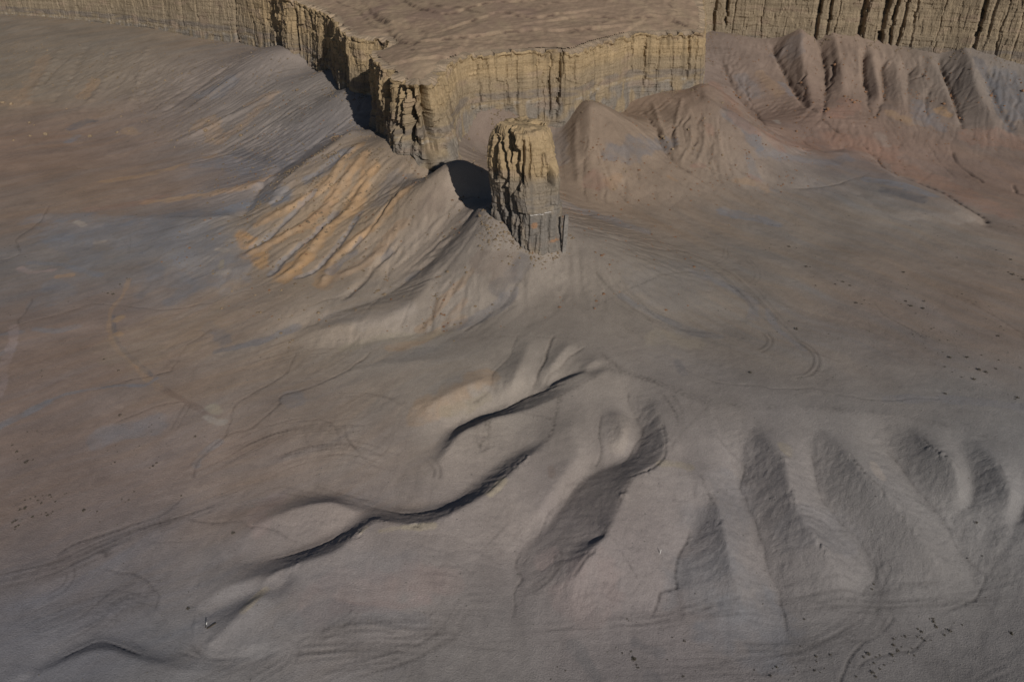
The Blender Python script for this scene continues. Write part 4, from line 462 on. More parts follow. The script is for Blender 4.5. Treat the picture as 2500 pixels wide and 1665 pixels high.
def sample(Z, x, y):
    return bspline(Z, np.asarray(x, float) - GX0, np.asarray(y, float) - GY0)

def densify(line, step=0.7):
    """Catmull-Rom through (x, y, h) points"""
    p = np.array(line, float)
    if len(p) < 3:
        n = max(2, int(np.hypot(*(p[-1, :2] - p[0, :2])) / step))
        t = np.linspace(0, 1, n)[:, None]
        return p[0] * (1 - t) + p[-1] * t
    q = np.vstack([2 * p[0] - p[1], p, 2 * p[-1] - p[-2]])
    out = []
    for k in range(1, len(q) - 2):
        n = max(2, int(np.hypot(*(q[k + 1, :2] - q[k, :2])) / step))
        t = np.linspace(0, 1, n, endpoint=False)[:, None]
        a, b, c, d = q[k - 1], q[k], q[k + 1], q[k + 2]
        out.append(0.5 * (2 * b + (c - a) * t + (2 * a - 5 * b + 4 * c - d) * t ** 2 + (3 * b - a - 3 * c + d) * t ** 3))
    out.append(p[-1:])
    return np.vstack(out)

WIDE = (GX0, GX1, GY0, GY1)
NEAR = (-200.0, 200.0, 60.0, 240.0)

def relax(lines, lam, dom, cells, iters):
    """heights given along crest and valley lines, spread out between them and fading over lam metres"""
    pts = np.vstack([densify(l, 0.35) for l in lines])
    x0, x1, y0, y1 = dom
    r = None
    for c, n in zip(cells, iters):
        nx = int((x1 - x0) / c) + 1; ny = int((y1 - y0) / c) + 1
        ix = np.clip(np.round((pts[:, 0] - x0) / c).astype(int), 0, nx - 1)
        iy = np.clip(np.round((pts[:, 1] - y0) / c).astype(int), 0, ny - 1)
        s = np.zeros((ny, nx)); m = np.zeros((ny, nx))
        np.add.at(s, (iy, ix), pts[:, 2]); np.add.at(m, (iy, ix), 1.0)
        fix = m > 0; val = np.where(fix, s / np.maximum(m, 1), 0)
        if r is None:
            r = np.zeros((ny, nx))
        else:
            X, Y = np.meshgrid(np.arange(nx) / 2.0, np.arange(ny) / 2.0)
            r = bspline(r, X, Y)
        r = np.where(fix, val, r)
        k = 1.0 / (4.0 + (c / lam) ** 2)
        for _ in range(n):
            p = np.pad(r, 1, mode='edge')
            q = (p[:-2, 1:-1] + p[2:, 1:-1] + p[1:-1, :-2] + p[1:-1, 2:]) * k
            r = np.where(fix, val, q)
    return r

def blur(Z, n=1):
    for _ in range(n):
        p = np.pad(Z, 1, mode='edge'); Z = (p[:-2, 1:-1] + 2 * p[1:-1, 1:-1] + p[2:, 1:-1]) / 4
        p = np.pad(Z, 1, mode='edge'); Z = (p[1:-1, :-2] + 2 * p[1:-1, 1:-1] + p[1:-1, 2:]) / 4
    return Z

def land(spots, broad):
    """general slope + broad ridges on the 1 m grid"""
    return thin_plate(spots) + blur(relax(broad, 26.0, WIDE, (16, 8, 4, 2, 1), (60, 60, 60, 70, 80)), 1)

def near_hills(hills):
    """the badland hills before the divide on a half metre grid; valley floors rounded, crests sharp"""
    H = relax(hills, 16.0, NEAR, (8, 4, 2, 1, 0.5), (60, 60, 60, 80, 100))
    m = np.zeros(H.shape)
    for l in hills:
        if sum(1 for q in l if q[2] < 0) > len(l) / 2:
            p = densify(l, 0.35)
            m[np.clip(np.round((p[:, 1] - NEAR[2]) * 2).astype(int), 0, H.shape[0] - 1), np.clip(np.round((p[:, 0] - NEAR[0]) * 2).astype(int), 0, H.shape[1] - 1)] = 1
    m = np.clip(blur(m, 14) * 5.5, 0, 1)
    H = blur(H, 2) * (1 - m) + blur(H, 16) * m
    ny, nx = H.shape
    ex = np.minimum(np.arange(nx), np.arange(nx)[::-1]) / 2.0; ey = np.arange(ny)[::-1] / 2.0
    return H * (sstep(0, 15, ex)[None, :] * sstep(0, 15, ey)[:, None])

def near_sample(H, x, y):
    inside = (x > NEAR[0]) & (x < NEAR[1]) & (y > NEAR[2] - 30) & (y < NEAR[3])
    return np.where(inside, bspline(H, (np.asarray(x, float) - NEAR[0]) * 2, (np.asarray(y, float) - NEAR[2]) * 2), 0.0)

# ------------------------------------------------------------------ materials
def lin(c):
    c = np.asarray(c, float) / 255.0
    return np.where(c <= 0.04045, c / 12.92, ((c + 0.055) / 1.055) ** 2.4)

SOIL_GAIN = 2.35                       # photographed tone -> reflectance of the soil

def rock_material(name, fine, coarse, bump, dist, attr='Col', contrast=0.10, stretch=(1, 1, 1)):
    m = bpy.data.materials.new(name)
    m.use_nodes = True
    nt = m.node_tree; N = nt.nodes; L = nt.links
    b = N['Principled BSDF']
    b.inputs['Roughness'].default_value = 1.0
    b.inputs['Specular IOR Level'].default_value = 0.0
    at = N.new('ShaderNodeAttribute'); at.attribute_name = attr
    tc = N.new('ShaderNodeTexCoord')
    mp = N.new('ShaderNodeMapping'); mp.inputs['Scale'].default_value = stretch
    L.new(tc.outputs['Object'], mp.inputs['Vector'])
    n1 = N.new('ShaderNodeTexNoise'); n1.inputs['Scale'].default_value = fine; n1.inputs['Detail'].default_value = 6.0; n1.inputs['Roughness'].default_value = 0.65
    n2 = N.new('ShaderNodeTexNoise'); n2.inputs['Scale'].default_value = coarse; n2.inputs['Detail'].default_value = 5.0
    L.new(mp.outputs['Vector'], n1.inputs['Vector']); L.new(mp.outputs['Vector'], n2.inputs['Vector'])
    r1 = N.new('ShaderNodeMapRange'); r1.inputs['From Min'].default_value = 0.3; r1.inputs['From Max'].default_value = 0.7
    r1.inputs['To Min'].default_value = 1 - contrast; r1.inputs['To Max'].default_value = 1 + contrast
    r2 = N.new('ShaderNodeMapRange'); r2.inputs['From Min'].default_value = 0.3; r2.inputs['From Max'].default_value = 0.7
    r2.inputs['To Min'].default_value = 1 - contrast * 0.7; r2.inputs['To Max'].default_value = 1 + contrast * 0.7
    L.new(n1.outputs['Fac'], r1.inputs['Value']); L.new(n2.outputs['Fac'], r2.inputs['Value'])
    mu = N.new('ShaderNodeMath'); mu.operation = 'MULTIPLY'
    L.new(r1.outputs['Result'], mu.inputs[0]); L.new(r2.outputs['Result'], mu.inputs[1])
    vm = N.new('ShaderNodeVectorMath'); vm.operation = 'SCALE'
    L.new(at.outputs['Color'], vm.inputs[0]); L.new(mu.outputs['Value'], vm.inputs['Scale'])
    L.new(vm.outputs['Vector'], b.inputs['Base Color'])
    bp = N.new('ShaderNodeBump'); bp.inputs['Strength'].default_value = bump; bp.inputs['Distance'].default_value = dist
    L.new(n1.outputs['Fac'], bp.inputs['Height']); L.new(bp.outputs['Normal'], b.inputs['Normal'])
    return m

def plain_material(name, col, scale=6.0, rough=0.9, var=0.25):
    m = bpy.data.materials.new(name)
    m.use_nodes = True
    N = m.node_tree.nodes; L = m.node_tree.links; b = N['Principled BSDF']
    b.inputs['Roughness'].default_value = rough
    b.inputs['Specular IOR Level'].default_value = 0.1
    tc = N.new('ShaderNodeTexCoord'); n = N.new('ShaderNodeTexNoise'); n.inputs['Scale'].default_value = scale; n.inputs['Detail'].default_value = 5.0
    cr = N.new('ShaderNodeValToRGB')
    cr.color_ramp.elements[0].position = 0.3; cr.color_ramp.elements[1].position = 0.7
    cr.color_ramp.elements[0].color = (*[c * (1 - var) for c in col], 1); cr.color_ramp.elements[1].color = (*[c * (1 + var) for c in col], 1)
    L.new(tc.outputs['Object'], n.inputs['Vector']); L.new(n.outputs['Fac'], cr.inputs['Fac']); L.new(cr.outputs['Color'], b.inputs['Base Color'])
    return m

MAT_GROUND = rock_material('desert_soil', 3.0, 0.07, 0.85, 0.22, contrast=0.15)
MAT_CLIFF = rock_material('cliff_sandstone', 1.6, 0.25, 0.8, 0.30, contrast=0.16, stretch=(1, 1, 0.8))
MAT_TOP = rock_material('mesa_top_soil', 1.4, 0.05, 0.4, 0.3, contrast=0.10)

# ------------------------------------------------------------------ mesh helpers
def grid_mesh(name, X, Y, Z, cols=None, keep=None, closed=False, smooth=True):
    """quad sheet over 2-D arrays of coordinates"""
    nj, ni = X.shape
    co = np.empty((nj * ni, 3), np.float32)
    co[:, 0] = X.ravel(); co[:, 1] = Y.ravel(); co[:, 2] = Z.ravel()
    idx = np.arange(nj * ni, dtype=np.int32).reshape(nj, ni)
    if closed:
        idx = np.concatenate([idx, idx[:, :1]], 1)
    q = np.stack([idx[:-1, :-1], idx[:-1, 1:], idx[1:, 1:], idx[1:, :-1]], -1).reshape(-1, 4)
    if keep is not None:
        q = q[keep.ravel()]
    return quads_mesh(name, co, q, None if cols is None else cols.reshape(-1, 3), smooth)

def quads_mesh(name, co, q, cols=None, smooth=True):
    used = np.unique(q)
    if len(used) < len(co):
        remap = np.full(len(co), -1, np.int32); remap[used] = np.arange(len(used), dtype=np.int32)
        co = co[used]; q = remap[q]
        if cols is not None: cols = cols[used]
    me = bpy.data.meshes.new(name)
    me.vertices.add(len(co)); me.vertices.foreach_set('co', np.ascontiguousarray(co, np.float32).ravel())
    me.loops.add(q.size); me.loops.foreach_set('vertex_index', np.ascontiguousarray(q, np.int32).ravel())
    me.polygons.add(len(q)); me.polygons.foreach_set('loop_start', np.arange(0, q.size, 4, dtype=np.int32))
    me.polygons.foreach_set('use_smooth', np.full(len(q), smooth, bool))
    me.update(calc_edges=True)
    if cols is not None:
        a = me.color_attributes.new('Col', 'FLOAT_COLOR', 'POINT')
        rgba = np.ones((len(co), 4), np.float32); rgba[:, :3] = cols
        a.data.foreach_set('color', rgba.ravel())
    return me

def add(name, me, mat, parent=None, label=None, cat=None, group=None, kind=None, loc=None):
    o = bpy.data.objects.new(name, me)
    COL.objects.link(o)
    if me is not None and mat is not None and not me.materials:
        me.materials.append(mat)
    if parent is not None: o.parent = parent
    if loc is not None: o.location = loc
    for k, v in (('label', label), ('category', cat), ('group', group), ('kind', kind)):
        if v: o[k] = v
    return o

# ------------------------------------------------------------------ rim line of the mesa
def resample(P, step):
    d = np.r_[0, np.cumsum(np.hypot(*np.diff(P[:, :2], axis=0).T))]
    s = np.arange(0, d[-1], step)
    return np.stack([np.interp(s, d, P[:, k]) for k in range(P.shape[1])], 1), s

def gauss1(a, n):
    k = np.exp(-0.5 * (np.arange(-3 * n, 3 * n + 1) / n) ** 2); k /= k.sum()
    p = np.pad(a, (3 * n, 3 * n), mode='edge')
    return np.convolve(p, k, 'valid')

SCALE, EYE = 1.12, 130.0               # the cliffs were surveyed at 1:1.12 below datum 130 m
def real(z): return EYE - (EYE - z) * SCALE
def survey(z): return EYE - (EYE - z) / SCALE

CS = 0.48
rim_pts, rim_s = resample(np.array(RIM, float), CS)
rim_pts[:, 0] = gauss1(rim_pts[:, 0], 4); rim_pts[:, 1] = gauss1(rim_pts[:, 1], 4)
for _k in (2, 3, 4, 5):
    rim_pts[:, _k] = gauss1(rim_pts[:, _k], 10)
tx = gauss1(np.gradient(rim_pts[:, 0]), 9); ty = gauss1(np.gradient(rim_pts[:, 1]), 9)
_l = np.hypot(tx, ty); rim_n = np.stack([ty / _l, -tx / _l], 1)
RIM_XY = np.array(RIM, float)[:, :2]

def rim_distance(x, y):
    """signed distance to the rim (positive in front of the cliff) and position along it"""
    best = np.full(x.shape, 1e9); sbest = np.zeros(x.shape); sign = np.ones(x.shape)
    s0 = 0.0
    for (ax, ay), (bx, by) in zip(RIM_XY[:-1], RIM_XY[1:]):
        dx, dy = bx - ax, by - ay; ll = math.hypot(dx, dy)
        t = np.clip(((x - ax) * dx + (y - ay) * dy) / (ll * ll), 0, 1)
        ex, ey = x - ax - t * dx, y - ay - t * dy
        d = np.hypot(ex, ey)
        m = d < best
        best = np.where(m, d, best); sbest = np.where(m, s0 + t * ll, sbest)
        s0 += ll
    # inside test: count crossings of the rim by a ray towards -Y
    c = np.zeros(x.shape, int)
    for (ax, ay), (bx, by) in zip(RIM_XY[:-1], RIM_XY[1:]):
        if ax == bx: continue
        lo, hi = min(ax, bx), max(ax, bx)
        yc = ay + (by - ay) * (x - ax) / (bx - ax)
        c += ((x >= lo) & (x < hi) & (yc < y)).astype(int)
    return np.where(c % 2 == 1, -best, best), sbest

# ------------------------------------------------------------------ terrain
Z_BROAD = land(SPOT_HEIGHTS, BROAD_LINES)
HILLS = near_hills(HILL_LINES)
_gx, _gy = np.meshgrid(np.arange(GX0, GX1 + 0.5), np.arange(GY0, GY1 + 0.5))
Z_SOLVED = Z_BROAD + near_sample(HILLS, _gx, _gy)

def half_width(y):
    return 0.70 * np.clip(y, 40, 700) + 62.0

ys = [66.0]
while ys[-1] < 670.0:
    y = ys[-1]; ys.append(y + (0.34 + 0.44 * sstep(90, 420, y)))
while ys[-1] < 6000.0:
    ys.append(ys[-1] + max(1.0, (ys[-1] - 670) * 0.25 + 1.0))
ys = np.r_[np.array([-6000.0, -3000, -1500, -800, -400, -200, -100, -40, 0, 20, 35, 46, 54, 59, 63]), np.array(ys)]
us = np.linspace(-1, 1, 1121)
ext = 1 + 0.0018 * np.cumsum(1.45 ** np.arange(1, 27))
us = np.r_[-ext[::-1], us, ext]
TX = us[None, :] * half_width(ys)[:, None]
TY = np.repeat(ys[:, None], len(us), 1)
NJ, NI = TX.shape

core = (np.abs(us) <= 1.25)
TZ = sample(Z_BROAD, TX, TY) + near_sample(HILLS, TX, TY)
slope = np.hypot(*np.gradient(Z_SOLVED))
SL = sample(slope, TX, TY)
near_view = sstep(1.6, 1.0, np.abs(us))[None, :] * sstep(760, 640, ys)[:, None]

def rain(Z, seed):
    """run-off collected down the steepest way on the 1 m grid (log of the catchment)"""
    ny, nx = Z.shape
    gx_, gy_ = np.meshgrid(np.arange(nx, dtype=float), np.arange(ny, dtype=float))
    z = Z + 0.22 * noise2(gx_ / 5.3, gy_ / 5.3, seed) + 0.10 * noise2(gx_ / 2.1, gy_ / 2.1, seed + 1)
    z = z + np.random.default_rng(seed).uniform(-0.03, 0.03, z.shape)
    best = np.zeros(z.shape); tgt = np.arange(ny * nx).reshape(ny, nx).copy(); own = tgt.copy()
    zp = np.pad(z, 1, constant_values=1e6); op = np.pad(own, 1, constant_values=-1)
    for dy in (-1, 0, 1):
        for dx in (-1, 0, 1):
            if dx or dy:
                fall = (z - zp[1 + dy:1 + dy + ny, 1 + dx:1 + dx + nx]) / math.hypot(dx, dy)
                m = fall > best
                best = np.where(m, fall, best); tgt = np.where(m, op[1 + dy:1 + dy + ny, 1 + dx:1 + dx + nx], tgt)
    order = np.argsort(-z.ravel()).tolist(); to = tgt.ravel().tolist(); a = [1.0] * (ny * nx)
    for k in order:
        j = to[k]
        if j != k: a[j] += a[k]
    return np.log(np.array(a)).reshape(ny, nx)

FLOW = sum(np.clip(rain(Z_SOLVED, 400 + 10 * k) - 1.0, 0, 5.0) for k in range(2)) / 2.0
FLOW = FLOW - blur(FLOW, 8)
RILL = sample(FLOW, TX, TY) * near_view
jr = int(np.searchsorted(ys, 205.0))
rd = np.full(TX.shape, 400.0); rs = np.zeros(TX.shape)
rd[jr:], rs[jr:] = rim_distance(TX[jr:], TY[jr:])
talus = sstep(0, 14, rd) * sstep(170, 60, rd) * sstep(0.10, 0.26, SL)

# cross rills on the flanks of the near hills, which fall to left and right
near_w = sstep(215, 195, TY) * near_view * sstep(0.10, 0.40, SL)
rw = 1.3 * noise2(TX / 7, TY / 7, 12) + 0.5 * noise2(TX / 2.5, TY / 2.5, 13)
r1 = 1 - 2 * np.abs(noise2((TY + rw) / 3.1, TX / 13, 14)); r2 = 1 - 2 * np.abs(noise2((TY + 0.7 * rw) / 1.15, TX / 5, 15))
TZ = TZ - near_w * np.clip(0.6 + 0.8 * noise2(TX / 15, TY / 15, 16), 0, 1.2) * (0.12 * np.clip(r1, 0, 1) ** 2 + 0.07 * np.clip(r2, 0, 1) ** 2)
# undulation, rills on the talus, crumbly relief on the steep faces
TZ = TZ + near_view * (0.40 * noise2(TX / 34, TY / 34, 1) + 0.10 * noise2(TX / 11, TY / 11, 2) + 0.025 * noise2(TX / 4, TY / 4, 3))
warp = 2.2 * noise2(TX / 16, TY / 16, 5)
rill = 1 - np.abs(noise2((rs + warp) / 5.2, rd / 55, 6)) * 2
rill2 = 1 - np.abs(noise2((rs + warp) / 2.1, rd / 38, 7)) * 2
TZ = TZ - talus * (0.24 * np.clip(rill, 0, 1) ** 2 + 0.17 * np.clip(rill2, 0, 1) ** 2)
cone = sstep(0, 14, rd) * sstep(150, 70, rd)
TZ = TZ - RILL * (0.03 + 0.06 * sstep(0.12, 0.5, SL) + (0.17 + 0.11 * sstep(500, 540, rs)) * cone * sstep(0.12, 0.5, SL))
steep = sstep(0.22, 0.55, SL) * near_view
TZ = TZ + steep * (0.09 * noise2(TX / 2.3, TY / 2.3, 8) + 0.09 * noise2(TX / 1.0, TY / 1.0, 9) + 0.05 * noise2(TX / 0.55, TY / 0.55, 11))
TZ = TZ + near_view * (0.025 * noise2(TX / 1.5, TY / 1.5, 10) + 0.018 * noise2(TX / 0.7, TY / 0.7, 17) + 0.05 * np.clip(fbm2(TX / 3.0, TY / 3.0, 2, 18), -0.4, 1) * sstep(0.0, 0.5, noise2(TX / 25, TY / 25, 19) + 0.2))

# soil colours
cg = 6.0
cgx = np.arange(GX0, GX1 + cg, cg); cgy = np.arange(GY0, GY1 + cg, cg)
CGX, CGY = np.meshgrid(cgx, cgy)
acc = np.zeros(CGX.shape + (3,)); wsum = np.zeros(CGX.shape)
for sx, sy, r, g, b in SOIL:
    sig = 9.0 + 0.055 * sy
    w = np.exp(-((CGX - sx) ** 2 + (CGY - sy) ** 2) / (2 * sig * sig)) + 1e-4 / (1 + ((CGX - sx) ** 2 + (CGY - sy) ** 2) / 900.0)
    acc += w[..., None] * lin((r, g, b)); wsum += w
soil = acc / wsum[..., None]
wx = TX + 7 * noise2(TX / 18, TY / 18, 21) + 2.5 * noise2(TX / 5, TY / 5, 22)
wy = TY + 7 * noise2(TX / 18, TY / 18, 23) + 2.5 * noise2(TX / 5, TY / 5, 24)
TC = np.stack([bspline(soil[..., k], (wx - GX0) / cg, (wy - GY0) / cg) for k in range(3)], -1).astype(np.float32)

def near_course(pts, reach):
    """yield blocks (slices) with the distance to the course and the arc length"""
    p = densify([(a[0], a[1], 0.0) for a in pts], 3.0)[:, :2]
    s = 0.0
    blocks = []
    step = max(1, len(p) // 12)
    for k0 in range(0, len(p) - 1, step):
        seg = p[k0:k0 + step + 1]
        j0 = np.searchsorted(ys, seg[:, 1].min() - reach); j1 = np.searchsorted(ys, seg[:, 1].max() + reach)
        if j1 <= j0: continue
        h = half_width(ys[j0:j1])
        lo = ((seg[:, 0].min() - reach) / (h if seg[:, 0].min() - reach < 0 else h)).min()
        lo = min(((seg[:, 0].min() - reach) / h).min(), ((seg[:, 0].min() - reach) / h).max())
        hi = max(((seg[:, 0].max() + reach) / h).min(), ((seg[:, 0].max() + reach) / h).max())
        i0 = np.searchsorted(us, lo); i1 = np.searchsorted(us, hi)
        if i1 <= i0: continue
        sl = (slice(j0, j1), slice(i0, i1))
        x, y = TX[sl], TY[sl]
        best = np.full(x.shape, 1e9); sb = np.zeros(x.shape); side = np.ones(x.shape)
        for (ax, ay), (bx, by) in zip(seg[:-1], seg[1:]):
            dx, dy = bx - ax, by - ay; ll = math.hypot(dx, dy) + 1e-9
            t = np.clip(((x - ax) * dx + (y - ay) * dy) / (ll * ll), 0, 1)
            d = np.hypot(x - ax - t * dx, y - ay - t * dy)
            m = d < best
            best = np.where(m, d, best); sb = np.where(m, s + t * ll, sb)
            s += ll
        blocks.append((sl, best, sb))
    return blocks

# crumbling edges along the crests of the near hills
crumb = 0.30 * noise2(TX / 1.6, TY / 1.6, 35) + 0.22 * noise2(TX / 0.7, TY / 0.7, 36)
for l in HILL_LINES:
    if min(q[2] for q in l) >= 0 and max(q[2] for q in l) > 2.4:
        mid = [q for q in l if q[2] > 1.2]
        if len(mid) < 2: continue
        for sl, d, sb in near_course([(q[0], q[1]) for q in mid], 3.0):
            TZ[sl] += crumb[sl] * np.exp(-(d / 1.0) ** 2) * np.clip(0.3 + 1.2 * noise2(sb / 5.0, sb * 0 + l[0][0], 37), 0, 1)

wob = 1.1 * noise2(TX / 6, TY / 6, 31) + 0.5 * noise2(TX / 2.2, TY / 2.2, 32)
streak = noise2((rs + warp) / 3.0, rd / 40, 33)
fine_patch = fbm2(TX / 5, TY / 5, 3, 34) + 0.35 * streak
for n, (rgb, pts, rad, stg) in enumerate(DEPOSITS):
    reach = rad * 2.4 + 2
    amount = {}
    A = np.zeros((NJ, NI), np.float32) if False else None
    if len(pts) == 1: pts = pts * 2
    blocks = near_course(pts, reach)
    if not blocks: continue
    j0 = min(b[0][0].start for b in blocks); j1 = max(b[0][0].stop for b in blocks)
    i0 = min(b[0][1].start for b in blocks); i1 = max(b[0][1].stop for b in blocks)
    M = np.full((j1 - j0, i1 - i0), 1e9, np.float32)
    for sl, d, sb in blocks:
        v = M[sl[0].start - j0:sl[0].stop - j0, sl[1].start - i0:sl[1].stop - i0]
        np.minimum(v, d, out=v)
    S_ = (slice(j0, j1), slice(i0, i1))
    k = 0.28 + 0.05 * rad
    e = M + wob[S_] * (0.45 * rad) + streak[S_] * 0.35 * rad
    a = (stg * sstep(rad * 1.15, rad * 0.65, e))[..., None]
    a = a * np.clip(0.92 + 0.5 * fine_patch[S_], 0.35, 1)[..., None]
    TC[S_] = TC[S_] * (1 - a) + lin(rgb) * a

# washes, footpaths, tracks
dots = noise2(TX / 0.8, TY / 0.8, 41)
for n, (kind, pts, w, dep, stain) in enumerate(COURSES):
    w = w * 0.8
    rng = np.random.default_rng(n)
    if kind == 'wash':
        q = densify([(a[0], a[1], 0) for a in pts], 2.5)[:, :2]
        q = q + np.stack([noise2(q[:, 0] / 5, q[:, 1] / 5, 51), noise2(q[:, 0] / 5 + 40, q[:, 1] / 5, 52)], 1) * 1.0
        runs = [q]
    elif kind == 'double':
        q = densify([(a[0], a[1], 0) for a in pts], 2.0)[:, :2]
        t = np.gradient(q, axis=0); nn = np.stack([-t[:, 1], t[:, 0]], 1) / (np.hypot(t[:, 0], t[:, 1])[:, None] + 1e-9)
        runs = [q + nn * 0.8, q - nn * 0.8]
    elif kind == 'bundle':
        q = densify([(a[0], a[1], 0) for a in pts], 2.0)[:, :2]
        t = np.gradient(q, axis=0); nn = np.stack([-t[:, 1], t[:, 0]], 1) / (np.hypot(t[:, 0], t[:, 1])[:, None] + 1e-9)
        runs = []; k_ = np.arange(len(q))
        for r_ in range(int(5 + 2.0 * w)):
            off = rng.normal(0, 0.55) * w + 0.35 * w * noise2(k_ / 14.0, k_ * 0 + r_ * 7.7, 62)
            a0 = int(rng.uniform(0, 0.5) * len(q)); a1 = int(rng.uniform(0.5, 1.0) * len(q)) + 1
            if a1 - a0 > 3: runs.append((q + nn * off[:, None])[a0:a1])
        w = 0.24
    else:
        runs = [densify([(a[0], a[1], 0) for a in pts], 2.0)[:, :2]]
    for q in runs:
        for sl, d, sb in near_course([tuple(a) for a in q], w * 3 + 0.5):
            fade = 0.55 + 0.45 * noise2(sb / 9.0, np.full(sb.shape, n * 3.1), 61)
            f = np.exp(-(d / w) ** 2) * np.clip(fade, 0.12, 1)
            if kind == 'rib': f = np.exp(-(d / w) ** 2) * np.clip(fade + 0.25, 0.3, 1)
            if kind == 'trail': f = f * np.clip(0.55 + 0.9 * dots[sl], 0, 1.2)
            TZ[sl] = TZ[sl] - (dep * (0.28 if kind in ('double', 'track') else 0.5 if kind != 'rib' and pts[0][1] < 300 and pts[0][0] < 150 else 1.0)) * f + (0.08 * dep * np.exp(-((d - 1.9 * w) / (0.7 * w)) ** 2) if kind in ('double', 'track') else 0)
            a = np.clip(stain * f, 0, 1)[..., None] * (0.5 if kind in ('double', 'track', 'bundle') else 0.7)
            TC[sl] = TC[sl] * (1 - a)

# mottling of the soil, drainage streaks on the talus, strata on the bare hills
mott = 1 + 0.05 * fbm2(TX / 26, TY / 26, 3, 71) + 0.035 * noise2(TX / 3.1, TY / 3.1, 72) + 0.03 * noise2(TX / 1.1, TY / 1.1, 76) + 0.03 * noise2(TX / 0.5, TY / 0.6, 77)
fineS = noise2((rs + warp) / 1.4, rd / 24, 73)
mott = mott * (1 + talus * (0.07 * streak + 0.08 * fineS)) * (1 - 0.035 * np.clip(RILL, -1.5, 2.5))
fg = sstep(200, 170, TY)
mott = mott * (1 + 0.05 * fg * noise2(TX / 9 + 0.3 * TY / 9, TY / 30, 74) + 0.03 * steep * noise2(TX / 1.3, TZ / 0.35, 75))
# wind and sheet-wash streaks along the fall of the plains
def drift(deg, la, lb, seed):
    c_, s_ = math.cos(math.radians(deg)), math.sin(math.radians(deg))
    a_ = TX * c_ + TY * s_ + 6 * noise2(TX / 40, TY / 40, seed + 5); b_ = -TX * s_ + TY * c_ + 5 * noise2(TX / 30, TY / 30, seed + 6)
    return noise2(a_ / la, b_ / lb, seed) + 0.6 * noise2(a_ / (la * 0.45), b_ / (lb * 0.4), seed + 1) + 0.45 * noise2(a_ / (la * 0.25), b_ / (lb * 0.16), seed + 2)
gentle = sstep(0.30, 0.10, SL) * near_view
wl = sstep(10, -40, TX) * sstep(80, 130, TY); wr = sstep(20, 70, TX) * sstep(170, 215, TY)
dl = drift(32, 46, 6, 420); dr = drift(-52, 50, 6, 430)
mott = mott * (1 + 0.075 * gentle * (wl * dl + wr * dr))
warmth = (0.05 * gentle * (wl * drift(35, 60, 9, 440) + wr * drift(-50, 60, 8, 445)))[..., None] * np.array((1.0, 0.1, -1.0), np.float32)
TC = TC * (1 + warmth)
TC = TC * mott[..., None] * SOIL_GAIN * np.array((0.98, 0.978, 1.0), np.float32)
TC = np.clip(TC, 0.02, 0.8)

ground = add('ground', grid_mesh('ground', TX, TY, TZ, TC), MAT_GROUND, kind='structure',
             label='grey and ochre desert floor with talus slopes and badland hills')

def ground_z(x, y):
    """height of the finished ground at single points"""
    x = np.atleast_1d(np.asarray(x, float)); y = np.atleast_1d(np.asarray(y, float))
    j = np.clip(np.searchsorted(ys, y) - 1, 0, NJ - 2)
    out = np.empty(len(x))
    for n in range(len(x)):
        jj = j[n]; ty_ = (y[n] - ys[jj]) / (ys[jj + 1] - ys[jj]); z2 = []
        for r in (jj, jj + 1):
            z2.append(np.interp(x[n], TX[r], TZ[r]))
        out[n] = z2[0] * (1 - ty_) + z2[1] * ty_
    return out

# ------------------------------------------------------------------ the mesa: cliff faces and top
TAN = np.array((0.38, 0.28, 0.165)); TAN2 = np.array((0.275, 0.222, 0.16)); ROCK_GREY = np.array((0.215, 0.195, 0.175)); BAND = np.array((0.165, 0.145, 0.135))
PALE = np.array((0.40, 0.35, 0.29)); PINK = np.array((0.32, 0.235, 0.175)); RUST = np.array((0.36, 0.20, 0.11))

def mixc(c, d, a):
    return c * (1 - a[..., None]) + d * a[..., None]

def strata_colour(x, y, z, s, band, far):
    z = survey(z); zz = z - band + 0.9 * noise2(s / 30, z / 40, 81) + 0.35 * noise2(s / 7, z / 12, 82)
    c = TAN * (1 - far[..., None]) + TAN2 * far[..., None]
    c = c * (1 + 0.09 * noise2(s / 40, zz / 1.1, 83) + 0.10 * noise2(s / 60, zz / 3.2, 84))[..., None]
    c = mixc(c, TAN2 * 0.95, 0.6 * sstep(60, 55, zz))
    c = mixc(c, BAND, 0.6 * sstep(48.4, 49.2, zz) * sstep(52.6, 51.6, zz) * sstep(-0.5, 0.25, noise2(s / 9, zz / 2.0, 85) + 0.15))
    c = mixc(c, PALE, 0.7 * sstep(46.8, 47.4, zz) * sstep(48.6, 48.0, zz) * sstep(0.05, 0.4, noise2(s / 3.5, zz / 1.2, 86)))
    c = mixc(c, ROCK_GREY, 0.75 * sstep(48.2, 46.2, zz) * sstep(-0.35, 0.2, noise2(s / 5, zz / 7, 87) + 0.12))
    c = mixc(c, PINK, 0.45 * sstep(0.25, 0.6, noise2(s / 14, zz / 4, 88)))
    # run-off varnish: dark and pale vertical streaks
    st = noise2(s / 1.3, z / 22, 89) * 0.6 + noise2(s / 3.4, z / 30, 90) * 0.7
    c = c * (1 - 0.42 * (1 - 0.55 * far) * sstep(0.15, 0.75, st) * sstep(-0.4, 0.3, noise2(s / 18, z / 15, 91) + 0.2))[..., None]
    c = c * (1 + 0.10 * sstep(0.2, 0.8, -st))[..., None]
    c = c * (1 + 0.10 * noise2(s / 0.9, z / 0.8, 92) + 0.06 * noise2(s / 0.4, z / 0.3, 93))[..., None]
    return np.clip(c, 0.02, 0.7)

